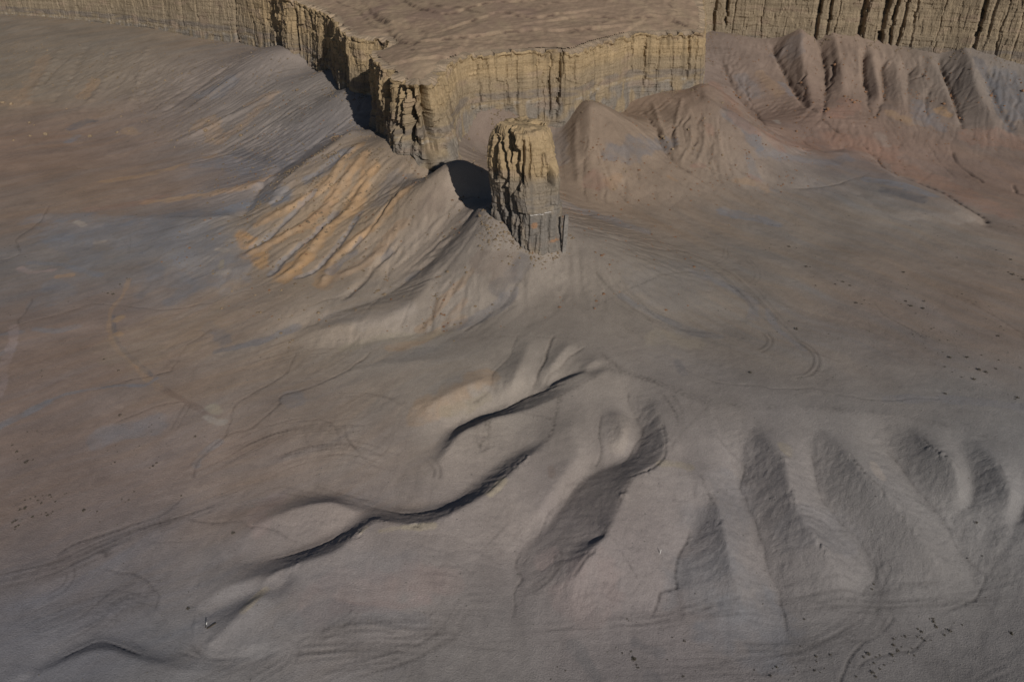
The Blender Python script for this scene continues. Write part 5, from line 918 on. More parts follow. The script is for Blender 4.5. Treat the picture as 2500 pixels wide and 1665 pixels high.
def joints(s, z, ws, wz, seed):
    """flat-faced blocks bounded by upright joints and beds: one value per block"""
    row = np.floor(z / wz + 0.45 * noise2(s / (ws * 5), z / 30, seed))
    sh = noise3(row, row * 0, row * 0, seed + 1) * ws * 1.7
    wv = 0.35 * ws * noise2(s / (ws * 0.9), z / (wz * 1.3), seed + 2)
    col = np.floor((s + sh + wv) / ws)
    return noise3(col, row, row * 0, seed + 3)

def relief(s, z, amp, seed, flute=0.8):
    """columns, clefts, ledges and broken blocks: metres out of the wall"""
    w = 1.4 * noise2(s / 8, z / 20, seed) + 0.5 * noise2(s / 2.5, z / 6, seed + 1)
    big = np.abs(noise2((s + w) / 12.0, z / 60, seed + 2)) * 1.6
    mid = np.abs(noise2((s + w) / 4.6, z / 34, seed + 3)) * 1.5
    fl = flute * np.clip(amp - 0.22, 0, 2)
    o = fl * (2.1 * np.minimum(big, 0.75) + 0.8 * np.minimum(mid, 0.7) - 1.4)
    o = o + (0.22 + 0.55 * amp) * (0.85 * joints(s, z, 5.5, 17, seed + 10) + 0.45 * joints(s, z, 2.3, 8, seed + 20))
    o = o + (0.10 + 0.16 * amp) * joints(s, z, 1.25, 2.6, seed + 30) * sstep(-0.3, 0.5, noise2(s / 13, z / 9, seed + 9) + 0.2)
    # bedding: some beds stand proud, others are eaten back
    bed = noise2(s / 45, z / 1.5, seed + 5) * 0.30 + noise2(s / 18, z / 0.6, seed + 6) * 0.16
    o = o + bed * np.clip(0.7 + 0.8 * noise2(s / 16, z / 11, seed + 40), 0, 1.4)
    # fallen blocks leave square scars with shaded upper lips
    cell = joints(s, z, 3.0, 3.6, seed + 50)
    o = o - 0.55 * (0.3 + amp) * sstep(0.62, 0.7, cell)
    return o + 0.10 * noise2(s / 0.8, z / 0.7, seed + 8)

mesa = add('rock_mesa', None, None, label='long flat-topped mesa with ochre cliffs and a jutting prow', cat='mesa')
mesa.location = (0, 370, 30)

NT = 92
foot = ground_z(rim_pts[:, 0] + rim_n[:, 0] * 3, rim_pts[:, 1] + rim_n[:, 1] * 3)
foot = -gauss1(-foot, 6) - 4.0 - 0.8 * rim_pts[:, 4]
t = np.linspace(0, 1, NT)[:, None]
SS = np.repeat(rim_s[None], NT, 0)
zrim = rim_pts[:, 2] + 1.2 * noise2(rim_s / 7.0, rim_s * 0, 95) + 0.5 * noise2(rim_s / 1.7, rim_s * 0, 96) - 1.0 * sstep(0.2, 0.3, noise3(np.floor(rim_s / 2.6), rim_s * 0, rim_s * 0, 99)) - 0.8
CZ = foot[None] + (zrim - foot)[None] * t
amp = np.repeat(rim_pts[:, 3][None], NT, 0)
height_t = np.clip((survey(CZ) - 38) / 34.0, 0, 1.2)
out = rim_pts[:, 4][None] * np.clip(1 - height_t, 0, 2) ** 1.3 + relief(SS, CZ, amp, 100, 1.0)
for cx, cy, w, dep, b, tt in CLEFTS:
    k = int(np.argmin((rim_pts[:, 0] - cx) ** 2 + (rim_pts[:, 1] - cy) ** 2)); s0 = rim_s[k]
    j0, j1 = np.searchsorted(rim_s, [s0 - 6, s0 + 6])
    sl = (slice(None), slice(j0, j1))
    zz = CZ[sl]; zlo = real(40.0); zhi = rim_pts[k, 2]
    h = (zz - zlo) / (zhi - zlo)
    wig = 0.7 * noise2(zz / 15, zz * 0 + s0, 97) + 0.5 * noise3(np.floor(zz / 2.7 + s0), zz * 0 + round(s0), zz * 0, 98)
    dep = dep * np.clip((1.0 if dep > 2 else 0.75) + 0.4 * noise3(np.floor(zz / 4.5 + 0.3 * s0), zz * 0 + round(s0), zz * 0, 94), 0.2, 1.3)
    vert = sstep(b - 0.08, b + 0.05, h) * sstep(tt + 0.1, tt - 0.05, h) if tt < 1 else sstep(b - 0.08, b + 0.05, h)
    ds = SS[sl] - s0 - wig
    out[sl] -= 1.3 * dep * vert * np.exp(-(np.abs(ds) / (w * 1.1)) ** 2.6)
under = zrim[None] - 1.7 - 0.8 * noise2(SS / 12, SS * 0, 102)
out = out - 0.9 * np.exp(-((CZ - under) / 0.55) ** 2) * sstep(-0.3, 0.2, noise2(SS / 7, SS * 0, 103) + 0.15)
lip_in = np.array([0.7, 1.8, 3.6, 6.0])
def mesa_top_z(x, y, d):
    """d: metres in from the rim"""
    w = IDW(x, y)
    gul = np.abs(noise2(x / 7 + 0.6 * noise2(x / 5, y / 5, 205), y / 16, 206))
    ter = -0.35 * sstep(0.35, 0.0, gul) * sstep(2, 9, d) * sstep(60, 20, d) - 0.9 * sstep(9, 2, d)
    for st_ in range(7):
        ter = ter + 0.14 * sstep(0, 0.9, d - 8 - 9 * st_ + 5 * noise2(x / 15, y / 15, 207 + st_) + 1.2 * noise2(x / 3.5, y / 3.5, 220 + st_))
    ter = ter + sstep(16, 17.4, d + 4 * noise2(x / 20, y / 20, 201)) * 0.35 + sstep(52, 54, d + 9 * noise2(x / 35, y / 35, 202)) * 0.5
    return w + 0.055 * np.clip(d, 0, 220) + ter + 0.35 * noise2(x / 24, y / 24, 203) * sstep(0, 12, d) + 0.16 * noise2(x / 5, y / 5, 204) - 0.25

_rk = np.linspace(0, len(rim_pts) - 1, 100).astype(int)
def IDW(x, y):
    num = 0.0; den = 0.0
    for k in _rk:
        w = 1.0 / ((x - rim_pts[k, 0]) ** 2 + (y - rim_pts[k, 1]) ** 2 + 30.0) ** 1.5
        num = num + w * rim_pts[k, 2]; den = den + w
    return num / den

PX = rim_pts[:, 0][None] + rim_n[:, 0][None] * out
PY = rim_pts[:, 1][None] + rim_n[:, 1][None] * out
top_out = gauss1(out[-1], 3)
LX = []; LY = []; LZ = []
for d in lip_in:
    lx = rim_pts[:, 0] + rim_n[:, 0] * (top_out - d); ly = rim_pts[:, 1] + rim_n[:, 1] * (top_out - d)
    LX.append(lx); LY.append(ly)
    f = sstep(0.0, 5.0, np.full(lx.shape, d))
    LZ.append(zrim * (1 - f) + (IDW(lx, ly) + 0.05 * d - 0.6) * f)
PX = np.vstack([PX] + [a[None] for a in LX]); PY = np.vstack([PY] + [a[None] for a in LY]); PZ = np.vstack([CZ] + [a[None] for a in LZ])
far_wall = np.clip(sstep(-146, -185, rim_pts[:, 0]) + sstep(103, 119, rim_pts[:, 0]), 0, 1)
SS2 = np.repeat(rim_s[None], PX.shape[0], 0); B2 = np.repeat(rim_pts[:, 5][None], PX.shape[0], 0); F2 = np.repeat(far_wall[None], PX.shape[0], 0)
CC = strata_colour(PX, PY, PZ, SS2, B2, F2 * 0.75)
topc = np.array((0.42, 0.325, 0.24))
for r in range(1, len(lip_in) + 1):
    CC[-r] = CC[-r] * 0.3 + topc * 0.7

cut_a = int(np.argmin(np.abs(rim_pts[:, 0] + 168) + np.abs(rim_pts[:, 1] - 547)))
cut_b = int(np.argmin(np.abs(rim_pts[:, 0] - 110) + np.abs(rim_pts[:, 1] - 510)))
for a, b, lab in ((0, cut_a + 1, 'smooth pale cliff wall above the far left talus'),
                  (cut_a, cut_b + 1, 'fluted ochre cliff of the jutting prow'),
                  (cut_b, PX.shape[1], 'cleft grey-brown cliff wall behind the right talus cones')):
    me = grid_mesh('cliff_face', PX[:, a:b] - 0, PY[:, a:b] - 370, PZ[:, a:b] - 30, CC[:, a:b], smooth=False)
    add('cliff_face', me, MAT_CLIFF, mesa, label=lab)

# mesa top sheet
mx = np.r_[np.arange(-780, -192, 12.0), np.arange(-192, 146, 1.0), np.arange(146, 790, 12.0)]
my = np.r_[np.arange(308, 530, 1.0), 530 + np.cumsum(1.16 ** np.arange(1, 34))]
MX, MY = np.meshgrid(mx, my)
md, ms = rim_distance(MX.ravel(), MY.ravel()); md = md.reshape(MX.shape); ms = ms.reshape(MX.shape)
MZ = mesa_top_z(MX, MY, -md)
inside = -md > 3.2
keep = inside[:-1, :-1] & inside[1:, :-1] & inside[:-1, 1:] & inside[1:, 1:]
g1 = fbm2(MX / 16 + 0.3 * noise2(MX / 9, MY / 9, 214), MY / 50, 4, 211); g2 = noise2((MX + 0.25 * MY + 3 * noise2(MX / 12, MY / 30, 219)) / 3.2, MY / 60, 212)
MC = np.array((0.45, 0.335, 0.24)) * np.ones(MX.shape + (1,))
g3 = noise2(ms / 9.0, md / 60, 215) + 0.4 * fbm2(MX / 9, MY / 9, 3, 218)
MC = mixc(MC, np.array((0.53, 0.41, 0.28)), 0.75 * sstep(-0.3, 0.7, 0.6 * g1 + 0.8 * g2 + 0.5 * g3))
MC = mixc(MC, np.array((0.36, 0.255, 0.205)), 0.6 * sstep(0.1, 0.8, -0.7 * g1 + 0.5 * g3))
dm = -md
jit = 1.6 * noise2(MX / 5, MY / 5, 231) + 0.7 * noise2(MX / 1.8, MY / 1.8, 232)
for n, l in enumerate(LEDGES):
    p = densify([(x, y, 0.0) for x, y in l], 5.0)[:, :2]
    best = np.full(MX.shape, 1e9); side = np.zeros(MX.shape)
    for (ax, ay), (bx, by) in zip(p[:-1], p[1:]):
        dx, dy = bx - ax, by - ay; ll = math.hypot(dx, dy) + 1e-9
        t_ = np.clip(((MX - ax) * dx + (MY - ay) * dy) / ll ** 2, 0, 1)
        d_ = np.hypot(MX - ax - t_ * dx, MY - ay - t_ * dy); k_ = d_ < best
        best = np.where(k_, d_, best); side = np.where(k_, np.sign(-(MX - ax) * dy + (MY - ay) * dx) * (1 if dx >= 0 else -1), side)
    sd_ = best * side + jit
    MZ = MZ + 0.9 * sstep(-0.6, 0.6, sd_) * np.exp(-(best / 26) ** 2)
    brk = np.clip(0.5 + 1.3 * noise2(MX / 4, MY / 9, 233 + n), 0, 1)
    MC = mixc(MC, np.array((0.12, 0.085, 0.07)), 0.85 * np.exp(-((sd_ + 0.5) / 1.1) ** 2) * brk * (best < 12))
    MC = mixc(MC, np.array((0.50, 0.385, 0.26)), 0.5 * sstep(-14, -2, sd_) * (sd_ < -1) * (best < 16) * sstep(-0.1, 0.4, noise2(MX / 5, MY / 40, 241 + n)))
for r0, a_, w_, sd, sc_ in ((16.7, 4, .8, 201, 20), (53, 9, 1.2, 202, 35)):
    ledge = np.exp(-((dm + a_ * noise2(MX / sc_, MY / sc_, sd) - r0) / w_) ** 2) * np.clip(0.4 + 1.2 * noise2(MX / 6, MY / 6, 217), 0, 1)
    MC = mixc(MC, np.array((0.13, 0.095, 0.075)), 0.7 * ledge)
MC = MC * np.array((0.86, 0.83, 0.82))
MC = MC * (1 + 0.10 * noise2((MX - 0.2 * MY) / 1.3, MY / 26, 216) + 0.05 * noise2(MX / 2.5, MY / 2.5, 213))[..., None]
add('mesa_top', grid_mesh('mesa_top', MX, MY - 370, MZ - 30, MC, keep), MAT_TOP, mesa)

# ------------------------------------------------------------------ the rock tower
tower = add('rock_tower', None, None, label='freestanding ochre rock tower on the ridge before the mesa', cat='rock tower')
TB = np.array([(4.0, 211.5), (9.0, 212.6), (14.0, 215.0), (15.0, 221.0), (12.5, 228.0), (5.0, 232.0), (-2.5, 230.0), (-7.0, 223.5), (-4.8, 219.0), (-0.5, 214.5)])
TB = np.vstack([TB, TB[:1]])
ring, rsx = resample(np.c_[TB, np.zeros((len(TB), 3))], 0.28)
nr = len(ring)
def gaussc(a, n):
    k = np.exp(-0.5 * (np.arange(-3 * n, 3 * n + 1) / n) ** 2); k /= k.sum()
    return np.convolve(np.r_[a[-3 * n:], a, a[:3 * n]], k, 'valid')
rx0, ry0 = gaussc(ring[:, 0], 2), gaussc(ring[:, 1], 2)
gx, gy = np.roll(rx0, -1) - np.roll(rx0, 1), np.roll(ry0, -1) - np.roll(ry0, 1)
gl = np.hypot(gx, gy); nxr, nyr = gaussc(gy / gl, 4), gaussc(-gx / gl, 4)
zt = np.linspace(24.0, 68.6, 158)
xl = np.interp(zt, [24, 33, 40, 46, 50, 54, 58, 62, 65, 67, 68.6], [-6.0, -6.0, -6.0, -6.3, -6.4, -7.0, -7.2, -7.1, -6.7, -5.8, -4.8])
xr = np.interp(zt, [24, 33, 40, 46, 50, 54, 58, 62, 66, 68, 68.6], [15, 15, 14.5, 14.5, 13.9, 14.2, 13.2, 12.4, 11.6, 11.0, 10.6])
sy = np.interp(zt, [24, 40, 55, 64, 67, 68.6], [1.05, 1.0, 0.95, 0.91, 0.88, 0.84])
RX = xl[:, None] + (rx0[None] + 7.0) / 22.0 * (xr - xl)[:, None]
RY = 221.5 + (ry0[None] - 221.5) * sy[:, None]
RZ = np.repeat(zt[:, None], nr, 1)
RS = np.repeat((np.arange(nr) * 0.28)[None], len(zt), 0)
per = nr * 0.28
leftness = sstep(5.0, 3.0, rx0)[None] * sstep(224, 221, ry0)[None]
ampT = 0.25 + 1.0 * leftness * sstep(70, 66, RZ)
blend = sstep(0, 4, RS)                                  # hides the seam on the front corner
oT = relief(RS, RZ, ampT, 300, 0.7) * blend + relief(RS + per, RZ, ampT, 300, 0.7) * (1 - blend)
def tower_cleft(px, z0, z1, w, dep, lean=0.0):
    """cleft on the viewer's side at plan x px between two heights"""
    global oT
    front = (RY < 222.0)
    h = sstep(z0 - 1.2, z0 + 0.6, RZ) * sstep(z1 + 1.2, z1 - 0.4, RZ)
    cx = px + lean * (RZ - z1) + 0.35 * noise2(RZ / 5, RZ * 0 + px, 320) + 0.15 * noise2(RZ / 1.6, RZ * 0 + px, 321)
    oT = oT - np.where(front, (1.7 if z0 > 50 else 1.05) * dep * h * np.exp(-(np.abs(RX - cx) / (1.1 * w)) ** 3), 0)
for a in ((-4.6, 56, 66, .55, 1.6, .05), (-3.0, 55, 66, .45, 1.4, -.12), (-1.2, 61, 69, .4, 1.2, 0), (0.3, 53, 67.5, .8, 1.3, -.06), (3.0, 55.5, 67, .55, 1.3, .05), (-2.6, 45, 55, .7, 1.8, -.12),
          (-4.6, 36, 48, .45, 1.3, -.1), (-1.6, 35, 47, .5, 1.5, -.1), (0.9, 44, 49, .45, 1.4, -.1), (1.8, 33, 43, .45, 1.2, -.05), (4.6, 33, 46, .35, .8, 0), (6.6, 33, 40, .35, .7, .05), (11.4, 54, 61, .75, 2.4, .03), (13.6, 36, 46, .4, 1.0, .02),
          (5.0, 57, 66, .22, .6, 0), (8.4, 57, 63, .25, .5, .05), (8.0, 33, 44, .25, .5, .05), (11.0, 33, 45.5, .25, .6, .03)):
    tower_cleft(*a)
# horizontal break with the white vein
oT = oT - 0.35 * np.exp(-((RZ - 46.2 - 0.5 * noise2(RS / 4, RS * 0, 322)) / 0.25) ** 2)
RX = RX + nxr[None] * oT * 0.9; RY = RY + nyr[None] * oT * 0.9
# broken crown closing over the top
capr = [(0.97, 69.0), (0.92, 69.15), (0.85, 69.2), (0.77, 69.25), (0.68, 69.3), (0.58, 69.3), (0.47, 69.3), (0.35, 69.3), (0.22, 69.3), (0.1, 69.3), (0.02, 69.3)]
cx0, cy0 = RX[-1].mean(), RY[-1].mean()
smx, smy = gaussc(RX[157], 9), gaussc(RY[157], 9)
for f, zc in capr:
    k = max(0.0, (f - 0.8) / 0.2)
    ex_, ey_ = RX[157] * k + smx * (1 - k), RY[157] * k + smy * (1 - k)
    RX = np.vstack([RX, (cx0 + (ex_ - cx0) * f)[None]]); RY = np.vstack([RY, (cy0 + (ey_ - cy0) * f)[None]])
    RZ = np.vstack([RZ, np.full((1, nr), zc)])
RS = np.repeat(RS[:1], RX.shape[0], 0)
crown = sstep(64, 70, RZ)
RZ = RZ + crown * (0.5 * noise2(RX / 4, RY / 4, 330) + 0.3 * noise2(RX / 1.5, RY / 1.5, 331) - 0.7 * (RZ < 69.05) * sstep(0.1, 0.2, noise3(np.floor(RX / 2.2 + 0.2 * RY), np.floor(RY / 2.4), 0 * RX, 335)) - 0.06 * (RX - 3) + 0.75 * noise3(np.floor(RX / 2.7 + 0.25 * RY), np.floor(RY / 3.1 - 0.2 * RX), 0 * RX, 336))
QZ = RZ
TCc = strata_colour(RX, RY, real(RZ), RS * 1.0, np.zeros_like(RZ) - 0.5, np.zeros_like(RZ))
TCc = mixc(TCc, TAN * 1.12, 0.6 * sstep(57, 61, RZ))
TCc = mixc(TCc, ROCK_GREY * 0.95, 0.5 * sstep(58, 54, RZ))
TCc = mixc(TCc, ROCK_GREY * 0.85, 0.6 * sstep(49.5, 47.5, RZ) * sstep(-0.1, 0.3, noise2(RS / 2.2, RZ / 9, 332) + 0.15))
for px, pz, rx_, rz_ in ((6.4, 43.2, 1.0, 1.0), (12.4, 37.3, 1.6, .45)):
    TCc = mixc(TCc, RUST, 0.75 * sstep(1.2, 0.7, np.hypot((RX - px) / rx_, (RZ - pz) / rz_) + 0.3 * noise2(RX / .6, RZ / .6, 334)) * (RY < 219))
RX, RY, RZ = RX * SCALE, RY * SCALE, real(RZ)
add('shaft', grid_mesh('shaft', RX, RY, RZ, TCc, closed=True, smooth=False), MAT_CLIFF, tower)
# white mineral vein: a thin broken ribbon standing out of the break
MAT_VEIN = plain_material('white_gypsum', (0.62, 0.58, 0.54), 3.0)
def vein(parent, pts, thick, oz):
    p = densify(pts, 0.4)
    p[:, 2] += 0.12 * noise2(p[:, 0] / 0.9, p[:, 1] / 0.9, 341)
    n = len(p)
    th = thick * np.clip(0.6 + 0.7 * noise2(np.arange(n) / 3.0, np.zeros(n), 342), 0.15, 1.2)
    X = np.stack([p[:, 0]] * 4); Y = np.stack([p[:, 1] + 0.5, p[:, 1], p[:, 1], p[:, 1] + 0.5])
    Z = np.stack([p[:, 2] - th, p[:, 2] - th * 0.8, p[:, 2] + th * 0.8, p[:, 2] + th])
    o = add('mineral_vein', grid_mesh('mineral_vein', X - parent.location.x, Y - parent.location.y, Z - parent.location.z), MAT_VEIN, parent)
    return o
def front_of(zq, x0, x1, n=14):
    """points on the viewer's face of the tower at height zq"""
    k = int(np.argmin(np.abs(zt - zq))); xs = np.linspace(x0, x1, n) * SCALE; f = RY[k] < 222 * SCALE
    o = np.argsort(RX[k][f]); return [(x, float(np.interp(x, RX[k][f][o], RY[k][f][o])) - 0.45, real(zq)) for x in xs]
vein(tower, front_of(46.3, 5.0, 11.2), 0.12, 0)

for course in VEIN_COURSE:
    q = densify([(x, y, 0.0) for x, y in course], 0.5)
    q[:, 2] = ground_z(q[:, 0], q[:, 1])
    th = 0.16 * np.clip(0.7 + 0.8 * noise2(np.arange(len(q)) / 3.0, np.zeros(len(q)), 343), 0.2, 1.3)
    rows = [(-1, -0.1), (-0.6, 0.12), (0.6, 0.12), (1, -0.1)]
    X = np.stack([q[:, 0] for r in rows]); Y = np.stack([q[:, 1] + r[0] * th * 1.6 for r in rows]); Z = np.stack([q[:, 2] + r[1] for r in rows])
    add('mineral_vein', grid_mesh('mineral_vein', X - mesa.location.x, Y - mesa.location.y, Z - mesa.location.z), MAT_VEIN, mesa)

# loose slab leaning on the right foot of the tower
def block_mesh(name, sx, sy_, sz, seed, sub=3, amp=0.12):
    import bmesh
    bm = bmesh.new(); bmesh.ops.create_cube(bm, size=1.0)
    bmesh.ops.scale(bm, vec=(sx, sy_, sz), verts=bm.verts)
    bmesh.ops.subdivide_edges(bm, edges=bm.edges, cuts=sub, use_grid_fill=True)
    for v in bm.verts:
        a = np.array([v.co]); n = [float(noise3(a[:, 0] * 0.9 + 9 * k, a[:, 1] * 0.9, a[:, 2] * 0.9, seed + k)[0]) for k in range(3)]
        v.co.x += amp * n[0]; v.co.y += amp * n[1]; v.co.z += amp * n[2]
    me = bpy.data.meshes.new(name); bm.to_mesh(me); bm.free()
    return me
MAT_GREYROCK = plain_material('grey_shale_rock', (0.23, 0.21, 0.19), 1.2, var=0.3)
MAT_TANROCK = plain_material('tan_sandstone_rock', (0.29, 0.215, 0.14), 1.5, var=0.3)
slab = add('rock_slab', block_mesh('rock_slab', 1.3, 1.0, 14.0, 5, 4, 0.3), MAT_GREYROCK, tower, loc=(17.2, 241.0, real(39.0)))
slab.rotation_euler = (0.03, 0.03, 0.4)

# ------------------------------------------------------------------ boulders
def boulder_mesh(name, seed):
    import bmesh
    bm = bmesh.new(); bmesh.ops.create_icosphere(bm, subdivisions=2, radius=0.5)
    rng = random.Random(seed)
    cuts = [(rng.uniform(-1, 1), rng.uniform(-1, 1), rng.uniform(-0.4, 1), rng.uniform(0.26, 0.42)) for _ in range(7)]
    for v in bm.verts:
        for a, b, c, d in cuts:
            l = math.sqrt(a * a + b * b + c * c); k = (v.co.x * a + v.co.y * b + v.co.z * c) / l - d
            if k > 0:
                v.co.x -= k * a / l; v.co.y -= k * b / l; v.co.z -= k * c / l
        q = np.array([v.co])
        v.co *= 1 + 0.12 * float(noise3(q[:, 0] * 4, q[:, 1] * 4, q[:, 2] * 4, seed)[0])
        v.co.z *= 0.8
    me = bpy.data.meshes.new(name); bm.to_mesh(me); bm.free()
    return me
MAT_RUSTROCK = plain_material('rusty_sandstone_rock', (0.30, 0.17, 0.10), 1.5, var=0.3)
bm_tan = [boulder_mesh('boulder', k) for k in range(4)]
bm_rust = [boulder_mesh('boulder', 20 + k) for k in range(4)]
for m in bm_tan: m.materials.append(MAT_TANROCK)
for m in bm_rust: m.materials.append(MAT_RUSTROCK)
rng = random.Random(4)
zb = ground_z([b[0] for b in BOULDERS], [b[1] for b in BOULDERS])
for n, ((bx, by, bs), z) in enumerate(zip(BOULDERS, zb)):
    if bx > 105: grp, lab, src = 'boulders on the right talus', 'dark rusty boulder on the talus cones below the right cliff', bm_rust
    elif bx > 0: grp, lab, src = 'boulders on the middle talus', 'tan boulder on the talus between the tower and the right cliff', bm_tan
    elif by < 375 and bx > -118: grp, lab, src = 'boulders on the orange spur', 'tan boulder on the orange spur below the prow', bm_tan
    else: grp, lab, src = 'boulders on the left talus', 'tan boulder on the wide talus slope below the left cliff', bm_tan
    if bs >= 2.3: lab = 'big ' + lab
    o = add('boulder', src[n % 4], None, label=lab, cat='boulder', group=grp)
    s = bs * rng.uniform(0.85, 1.15)
    o.scale = (s * rng.uniform(0.85, 1.2), s * rng.uniform(0.85, 1.2), s * rng.uniform(0.8, 1.1))
    o.rotation_euler = (rng.uniform(-0.2, 0.2), rng.uniform(-0.2, 0.2), rng.uniform(0, 6.28))
    o.location = (bx, by, z + 0.18 * s)

# ------------------------------------------------------------------ desert shrubs
def shrub_mesh(name, seed):
    rng = random.Random(seed); co = []; q = []
    for k in range(46):
        a = rng.uniform(0, 6.283); r = 0.5 * math.sqrt(rng.random()); h = rng.uniform(0.05, 0.55) * (1 - r * 0.9)
        x, y = r * math.cos(a), r * math.sin(a); s = rng.uniform(0.05, 0.12)
        d = np.array([rng.uniform(-1, 1), rng.uniform(-1, 1), rng.uniform(-0.3, 1)]); d /= np.linalg.norm(d)
        e = np.cross(d, [rng.uniform(-1, 1), rng.uniform(-1, 1), rng.uniform(-1, 1)]); e /= np.linalg.norm(e) + 1e-6
        c = np.array([x, y, h]); b = len(co)
        co += [c - d * s - e * s * 0.6, c + d * s - e * s * 0.4, c + d * s * 1.3 + e * s * 0.5, c - d * s * 0.7 + e * s * 0.7]
        q.append((b, b + 1, b + 2, b + 3))
    for k in range(7):                                   # woody stems from the root
        a = rng.uniform(0, 6.283); b = len(co); tip = np.array([0.3 * math.cos(a), 0.3 * math.sin(a), 0.3])
        co += [np.array([-0.02, 0, -0.05]), np.array([0.02, 0, -0.05]), tip + [0.01, 0, 0], tip - [0.01, 0, 0]]
        q.append((b, b + 1, b + 2, b + 3))
    return quads_mesh(name, np.array(co), np.array(q), None, False)
MAT_SHRUB = plain_material('dry_saltbush', (0.115, 0.10, 0.075), 5.0, var=0.4)
sh = [shrub_mesh('shrub', 60 + k) for k in range(4)]
for m in sh: m.materials.append(MAT_SHRUB)
rng = random.Random(9)
zs = ground_z([s[0] for s in SHRUBS], [s[1] for s in SHRUBS])
for n, ((sx_, sy_), z) in enumerate(zip(SHRUBS, zs)):
    if sx_ > 0 and sy_ > 150: grp, lab = 'shrubs on the right plain', 'small dark shrub on the brown plain right of the tower'
    elif sx_ > 0: grp, lab = 'shrubs on the near flat', 'small dark shrub on the flat below the right hills'
    else: grp, lab = 'shrubs on the left plain', 'small dark shrub on the left plain'
    o = add('shrub', sh[n % 4], None, label=lab, cat='shrub', group=grp)
    s = (0.28 + 0.65 * rng.random() ** 2.2) * (1.25 if sy_ > 150 else 1.0)
    o.scale = (s, s, s * rng.uniform(0.8, 1.2)); o.rotation_euler = (0, 0, rng.uniform(0, 6.28))
    o.location = (sx_, sy_, z - 0.02)

# ------------------------------------------------------------------ marker posts
MAT_WHITEPOST = plain_material('white_plastic_post', (0.72, 0.71, 0.68), 8.0, 0.5, 0.05)
MAT_TIMBER = plain_material('weathered_timber', (0.09, 0.075, 0.06), 9.0)
def post_mesh(name, w, d, h, taper=0.8):
    import bmesh
    bm = bmesh.new(); bmesh.ops.create_cube(bm, size=1.0)
    for v in bm.verts:
        top = v.co.z > 0; k = taper if top else 1.0
        v.co.x *= w * k; v.co.y *= d * k; v.co.z = h if top else -0.3
    bmesh.ops.bevel(bm, geom=[e for e in bm.edges], offset=min(w, d) * 0.2, segments=2, affect='EDGES')
    me = bpy.data.meshes.new(name); bm.to_mesh(me); bm.free()
    return me
za = float(ground_z([STAKE_A[0]], [STAKE_A[1]])[0])
p = add('marker_post', post_mesh('marker_post', 0.16, 0.10, 1.25), MAT_WHITEPOST, label='short white marker post on the lit slope of the middle ridge', cat='marker post', loc=(STAKE_A[0], STAKE_A[1], za))
p.rotation_euler = (0.0, 0.12, 0.3)
zb_ = float(ground_z([STAKE_B[0]], [STAKE_B[1]])[0])
p = add('timber_post', None, None, label='dark leaning timber post with a white cap at lower left', cat='post', loc=(STAKE_B[0], STAKE_B[1], zb_))
p.rotation_euler = (0.0, 0.35, 0.0)
add('shaft', post_mesh('shaft', 0.14, 0.14, 1.5), MAT_TIMBER, p)
add('cap', post_mesh('cap', 0.2, 0.2, 0.32, 0.9), MAT_WHITEPOST, p, loc=(0, 0, 1.45))
(ax_, ay_), (bx_, by_) = STAKE_B2
zc_, zd_ = ground_z([ax_, bx_], [ay_, by_])
ln = math.hypot(bx_ - ax_, by_ - ay_)
p = add('timber_plank', block_mesh('timber_plank', ln, 0.22, 0.2, 3, 3, 0.02), MAT_TIMBER, label='long thin plank lying beside the leaning timber post', cat='plank', loc=((ax_ + bx_) / 2, (ay_ + by_) / 2, (zc_ + zd_) / 2 + 0.1))
p.rotation_euler = (0, -math.atan2(zd_ - zc_, ln), math.atan2(by_ - ay_, bx_ - ax_))

# ------------------------------------------------------------------ scree and scrub too small to count
def scatter_mesh(name, pts, lo, hi, seed, flat=0.7):
    """thousands of small broken stones in one mesh (eight-sided lumps)"""
    rng = np.random.default_rng(seed); n = len(pts)
    base = np.array([(1, 0, 0), (0, 1, 0), (-1, 0, 0), (0, -1, 0), (0, 0, 1), (0, 0, -1)], float)
    tri = np.array([(0, 1, 4, 4), (1, 2, 4, 4), (2, 3, 4, 4), (3, 0, 4, 4)])
    size = lo + (hi - lo) * rng.random(n) ** 3
    v = base[None] * (1 + rng.uniform(-0.35, 0.35, (n, 6, 3)) * 1.0) + rng.uniform(-0.25, 0.25, (n, 6, 3))
    ang = rng.uniform(0, 6.283, n); c, s = np.cos(ang)[:, None], np.sin(ang)[:, None]
    vx = v[..., 0] * c - v[..., 1] * s; vy = v[..., 0] * s + v[..., 1] * c
    v = np.stack([vx, vy, v[..., 2] * flat], -1) * size[:, None, None] * 0.5 + pts[:, None, :]
    f = (np.array([(0, 1, 4), (1, 2, 4), (2, 3, 4), (3, 0, 4)])[None] + 6 * np.arange(n)[:, None, None]).reshape(-1, 3)
    me = bpy.data.meshes.new(name)
    me.vertices.add(n * 6); me.vertices.foreach_set('co', v.astype(np.float32).ravel())
    me.loops.add(f.size); me.loops.foreach_set('vertex_index', f.astype(np.int32).ravel())
    me.polygons.add(len(f)); me.polygons.foreach_set('loop_start', np.arange(0, f.size, 3, dtype=np.int32))
    me.update(calc_edges=True)
    return me

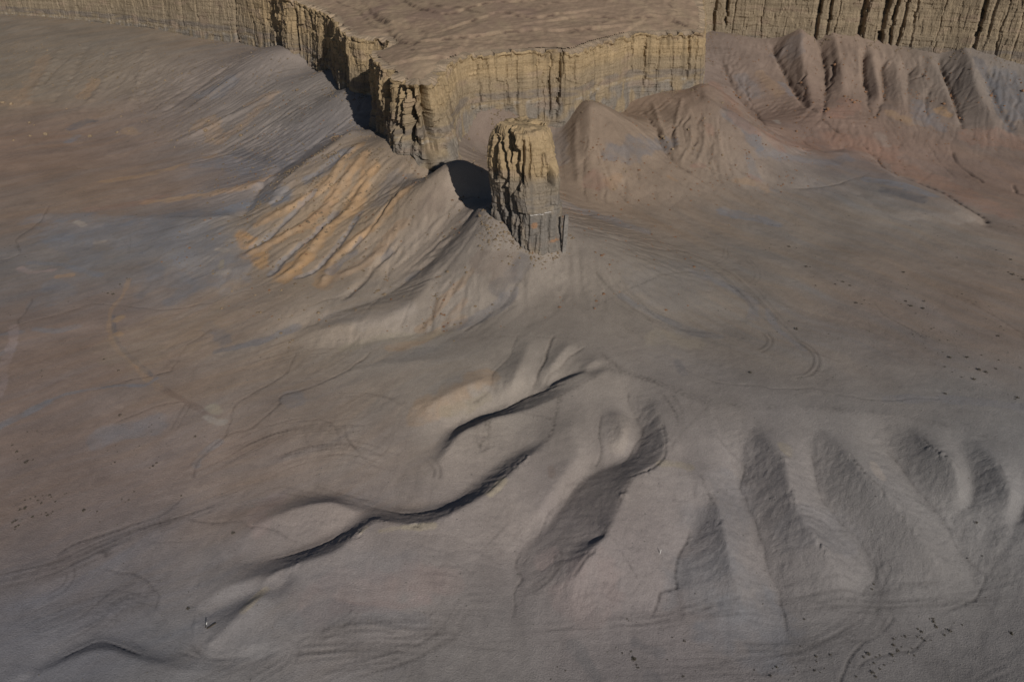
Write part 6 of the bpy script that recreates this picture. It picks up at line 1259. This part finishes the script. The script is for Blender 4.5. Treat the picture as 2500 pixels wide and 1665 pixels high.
def scatter_points(n, density, seed):
    """points on the ground, thinned by a density field on the terrain grid"""
    rng = np.random.default_rng(seed)
    d = np.clip(density, 0, None) * (np.abs(us)[None, :] < 1.05) * (ys[:, None] > 68) * (ys[:, None] < 660)
    area = half_width(ys)[:, None] * np.gradient(ys)[:, None] * np.gradient(us)[None, :]
    w = (d * area).ravel(); cdf = np.cumsum(w); k = np.searchsorted(cdf, rng.random(n) * cdf[-1])
    k = np.clip(k, 0, NJ * NI - 1)
    p = np.stack([TX.ravel()[k], TY.ravel()[k], TZ.ravel()[k]], 1)
    p[:, 0] += rng.uniform(-0.2, 0.2, n); p[:, 1] += rng.uniform(-0.2, 0.2, n)
    return p

clump = np.clip(fbm2(TX / 14, TY / 14, 3, 501) + 0.1, 0, 1) ** 1.5
left_t = (rs < 520) * talus * clump
right_t = (rs > 760) * talus * clump
gully = np.clip(RILL, 0, 2) * talus
foot_d = sstep(0.5, 2.5, rd) * sstep(14, 3, rd) * clump * 0.7 + sstep(18, 13, np.hypot(TX - 4.5, TY - 248)) * 0.6
spur = sstep(38, 16, np.hypot(TX + 82, TY - 310)) * clump * 0.9
add('scree', scatter_mesh('scree', scatter_points(9500, left_t + spur + foot_d + 0.25 * gully * (TX < 0), 1), 0.3, 1.5, 11), MAT_TANROCK, kind='stuff', label='tan scree scattered over the left talus and the orange spur')
add('scree', scatter_mesh('scree', scatter_points(4200, 0.7 * right_t + gully * (TX > 20), 2), 0.25, 1.3, 12), MAT_RUSTROCK, kind='stuff', label='rusty scree in the gullies of the right talus cones')
plain = sstep(0.16, 0.06, SL) * np.clip(fbm2(TX / 30, TY / 18, 3, 502) - 0.05, 0, 1) ** 1.5
east = plain * sstep(60, 110, TX) * sstep(170, 200, TY) * sstep(350, 320, TY)
flat = plain * sstep(112, 95, TY) * sstep(-20, 20, TX) * 1.5
west = plain * sstep(-70, -100, TX) * 0.25
add('low_scrub', scatter_mesh('low_scrub', scatter_points(2600, east + flat + west, 3), 0.15, 0.6, 13, 0.6), MAT_SHRUB, kind='stuff', label='tiny dark scrub dotted over the plains')

pebbly = 0.35 + np.clip(fbm2(TX / 22, TY / 16, 3, 503), 0, 1)
add('gravel', scatter_mesh('gravel', scatter_points(16000, pebbly * near_view / (20 + TY), 4), 0.08, 0.5, 14, 0.6), MAT_GREYROCK, kind='stuff', label='grey gravel strewn over the desert floor')
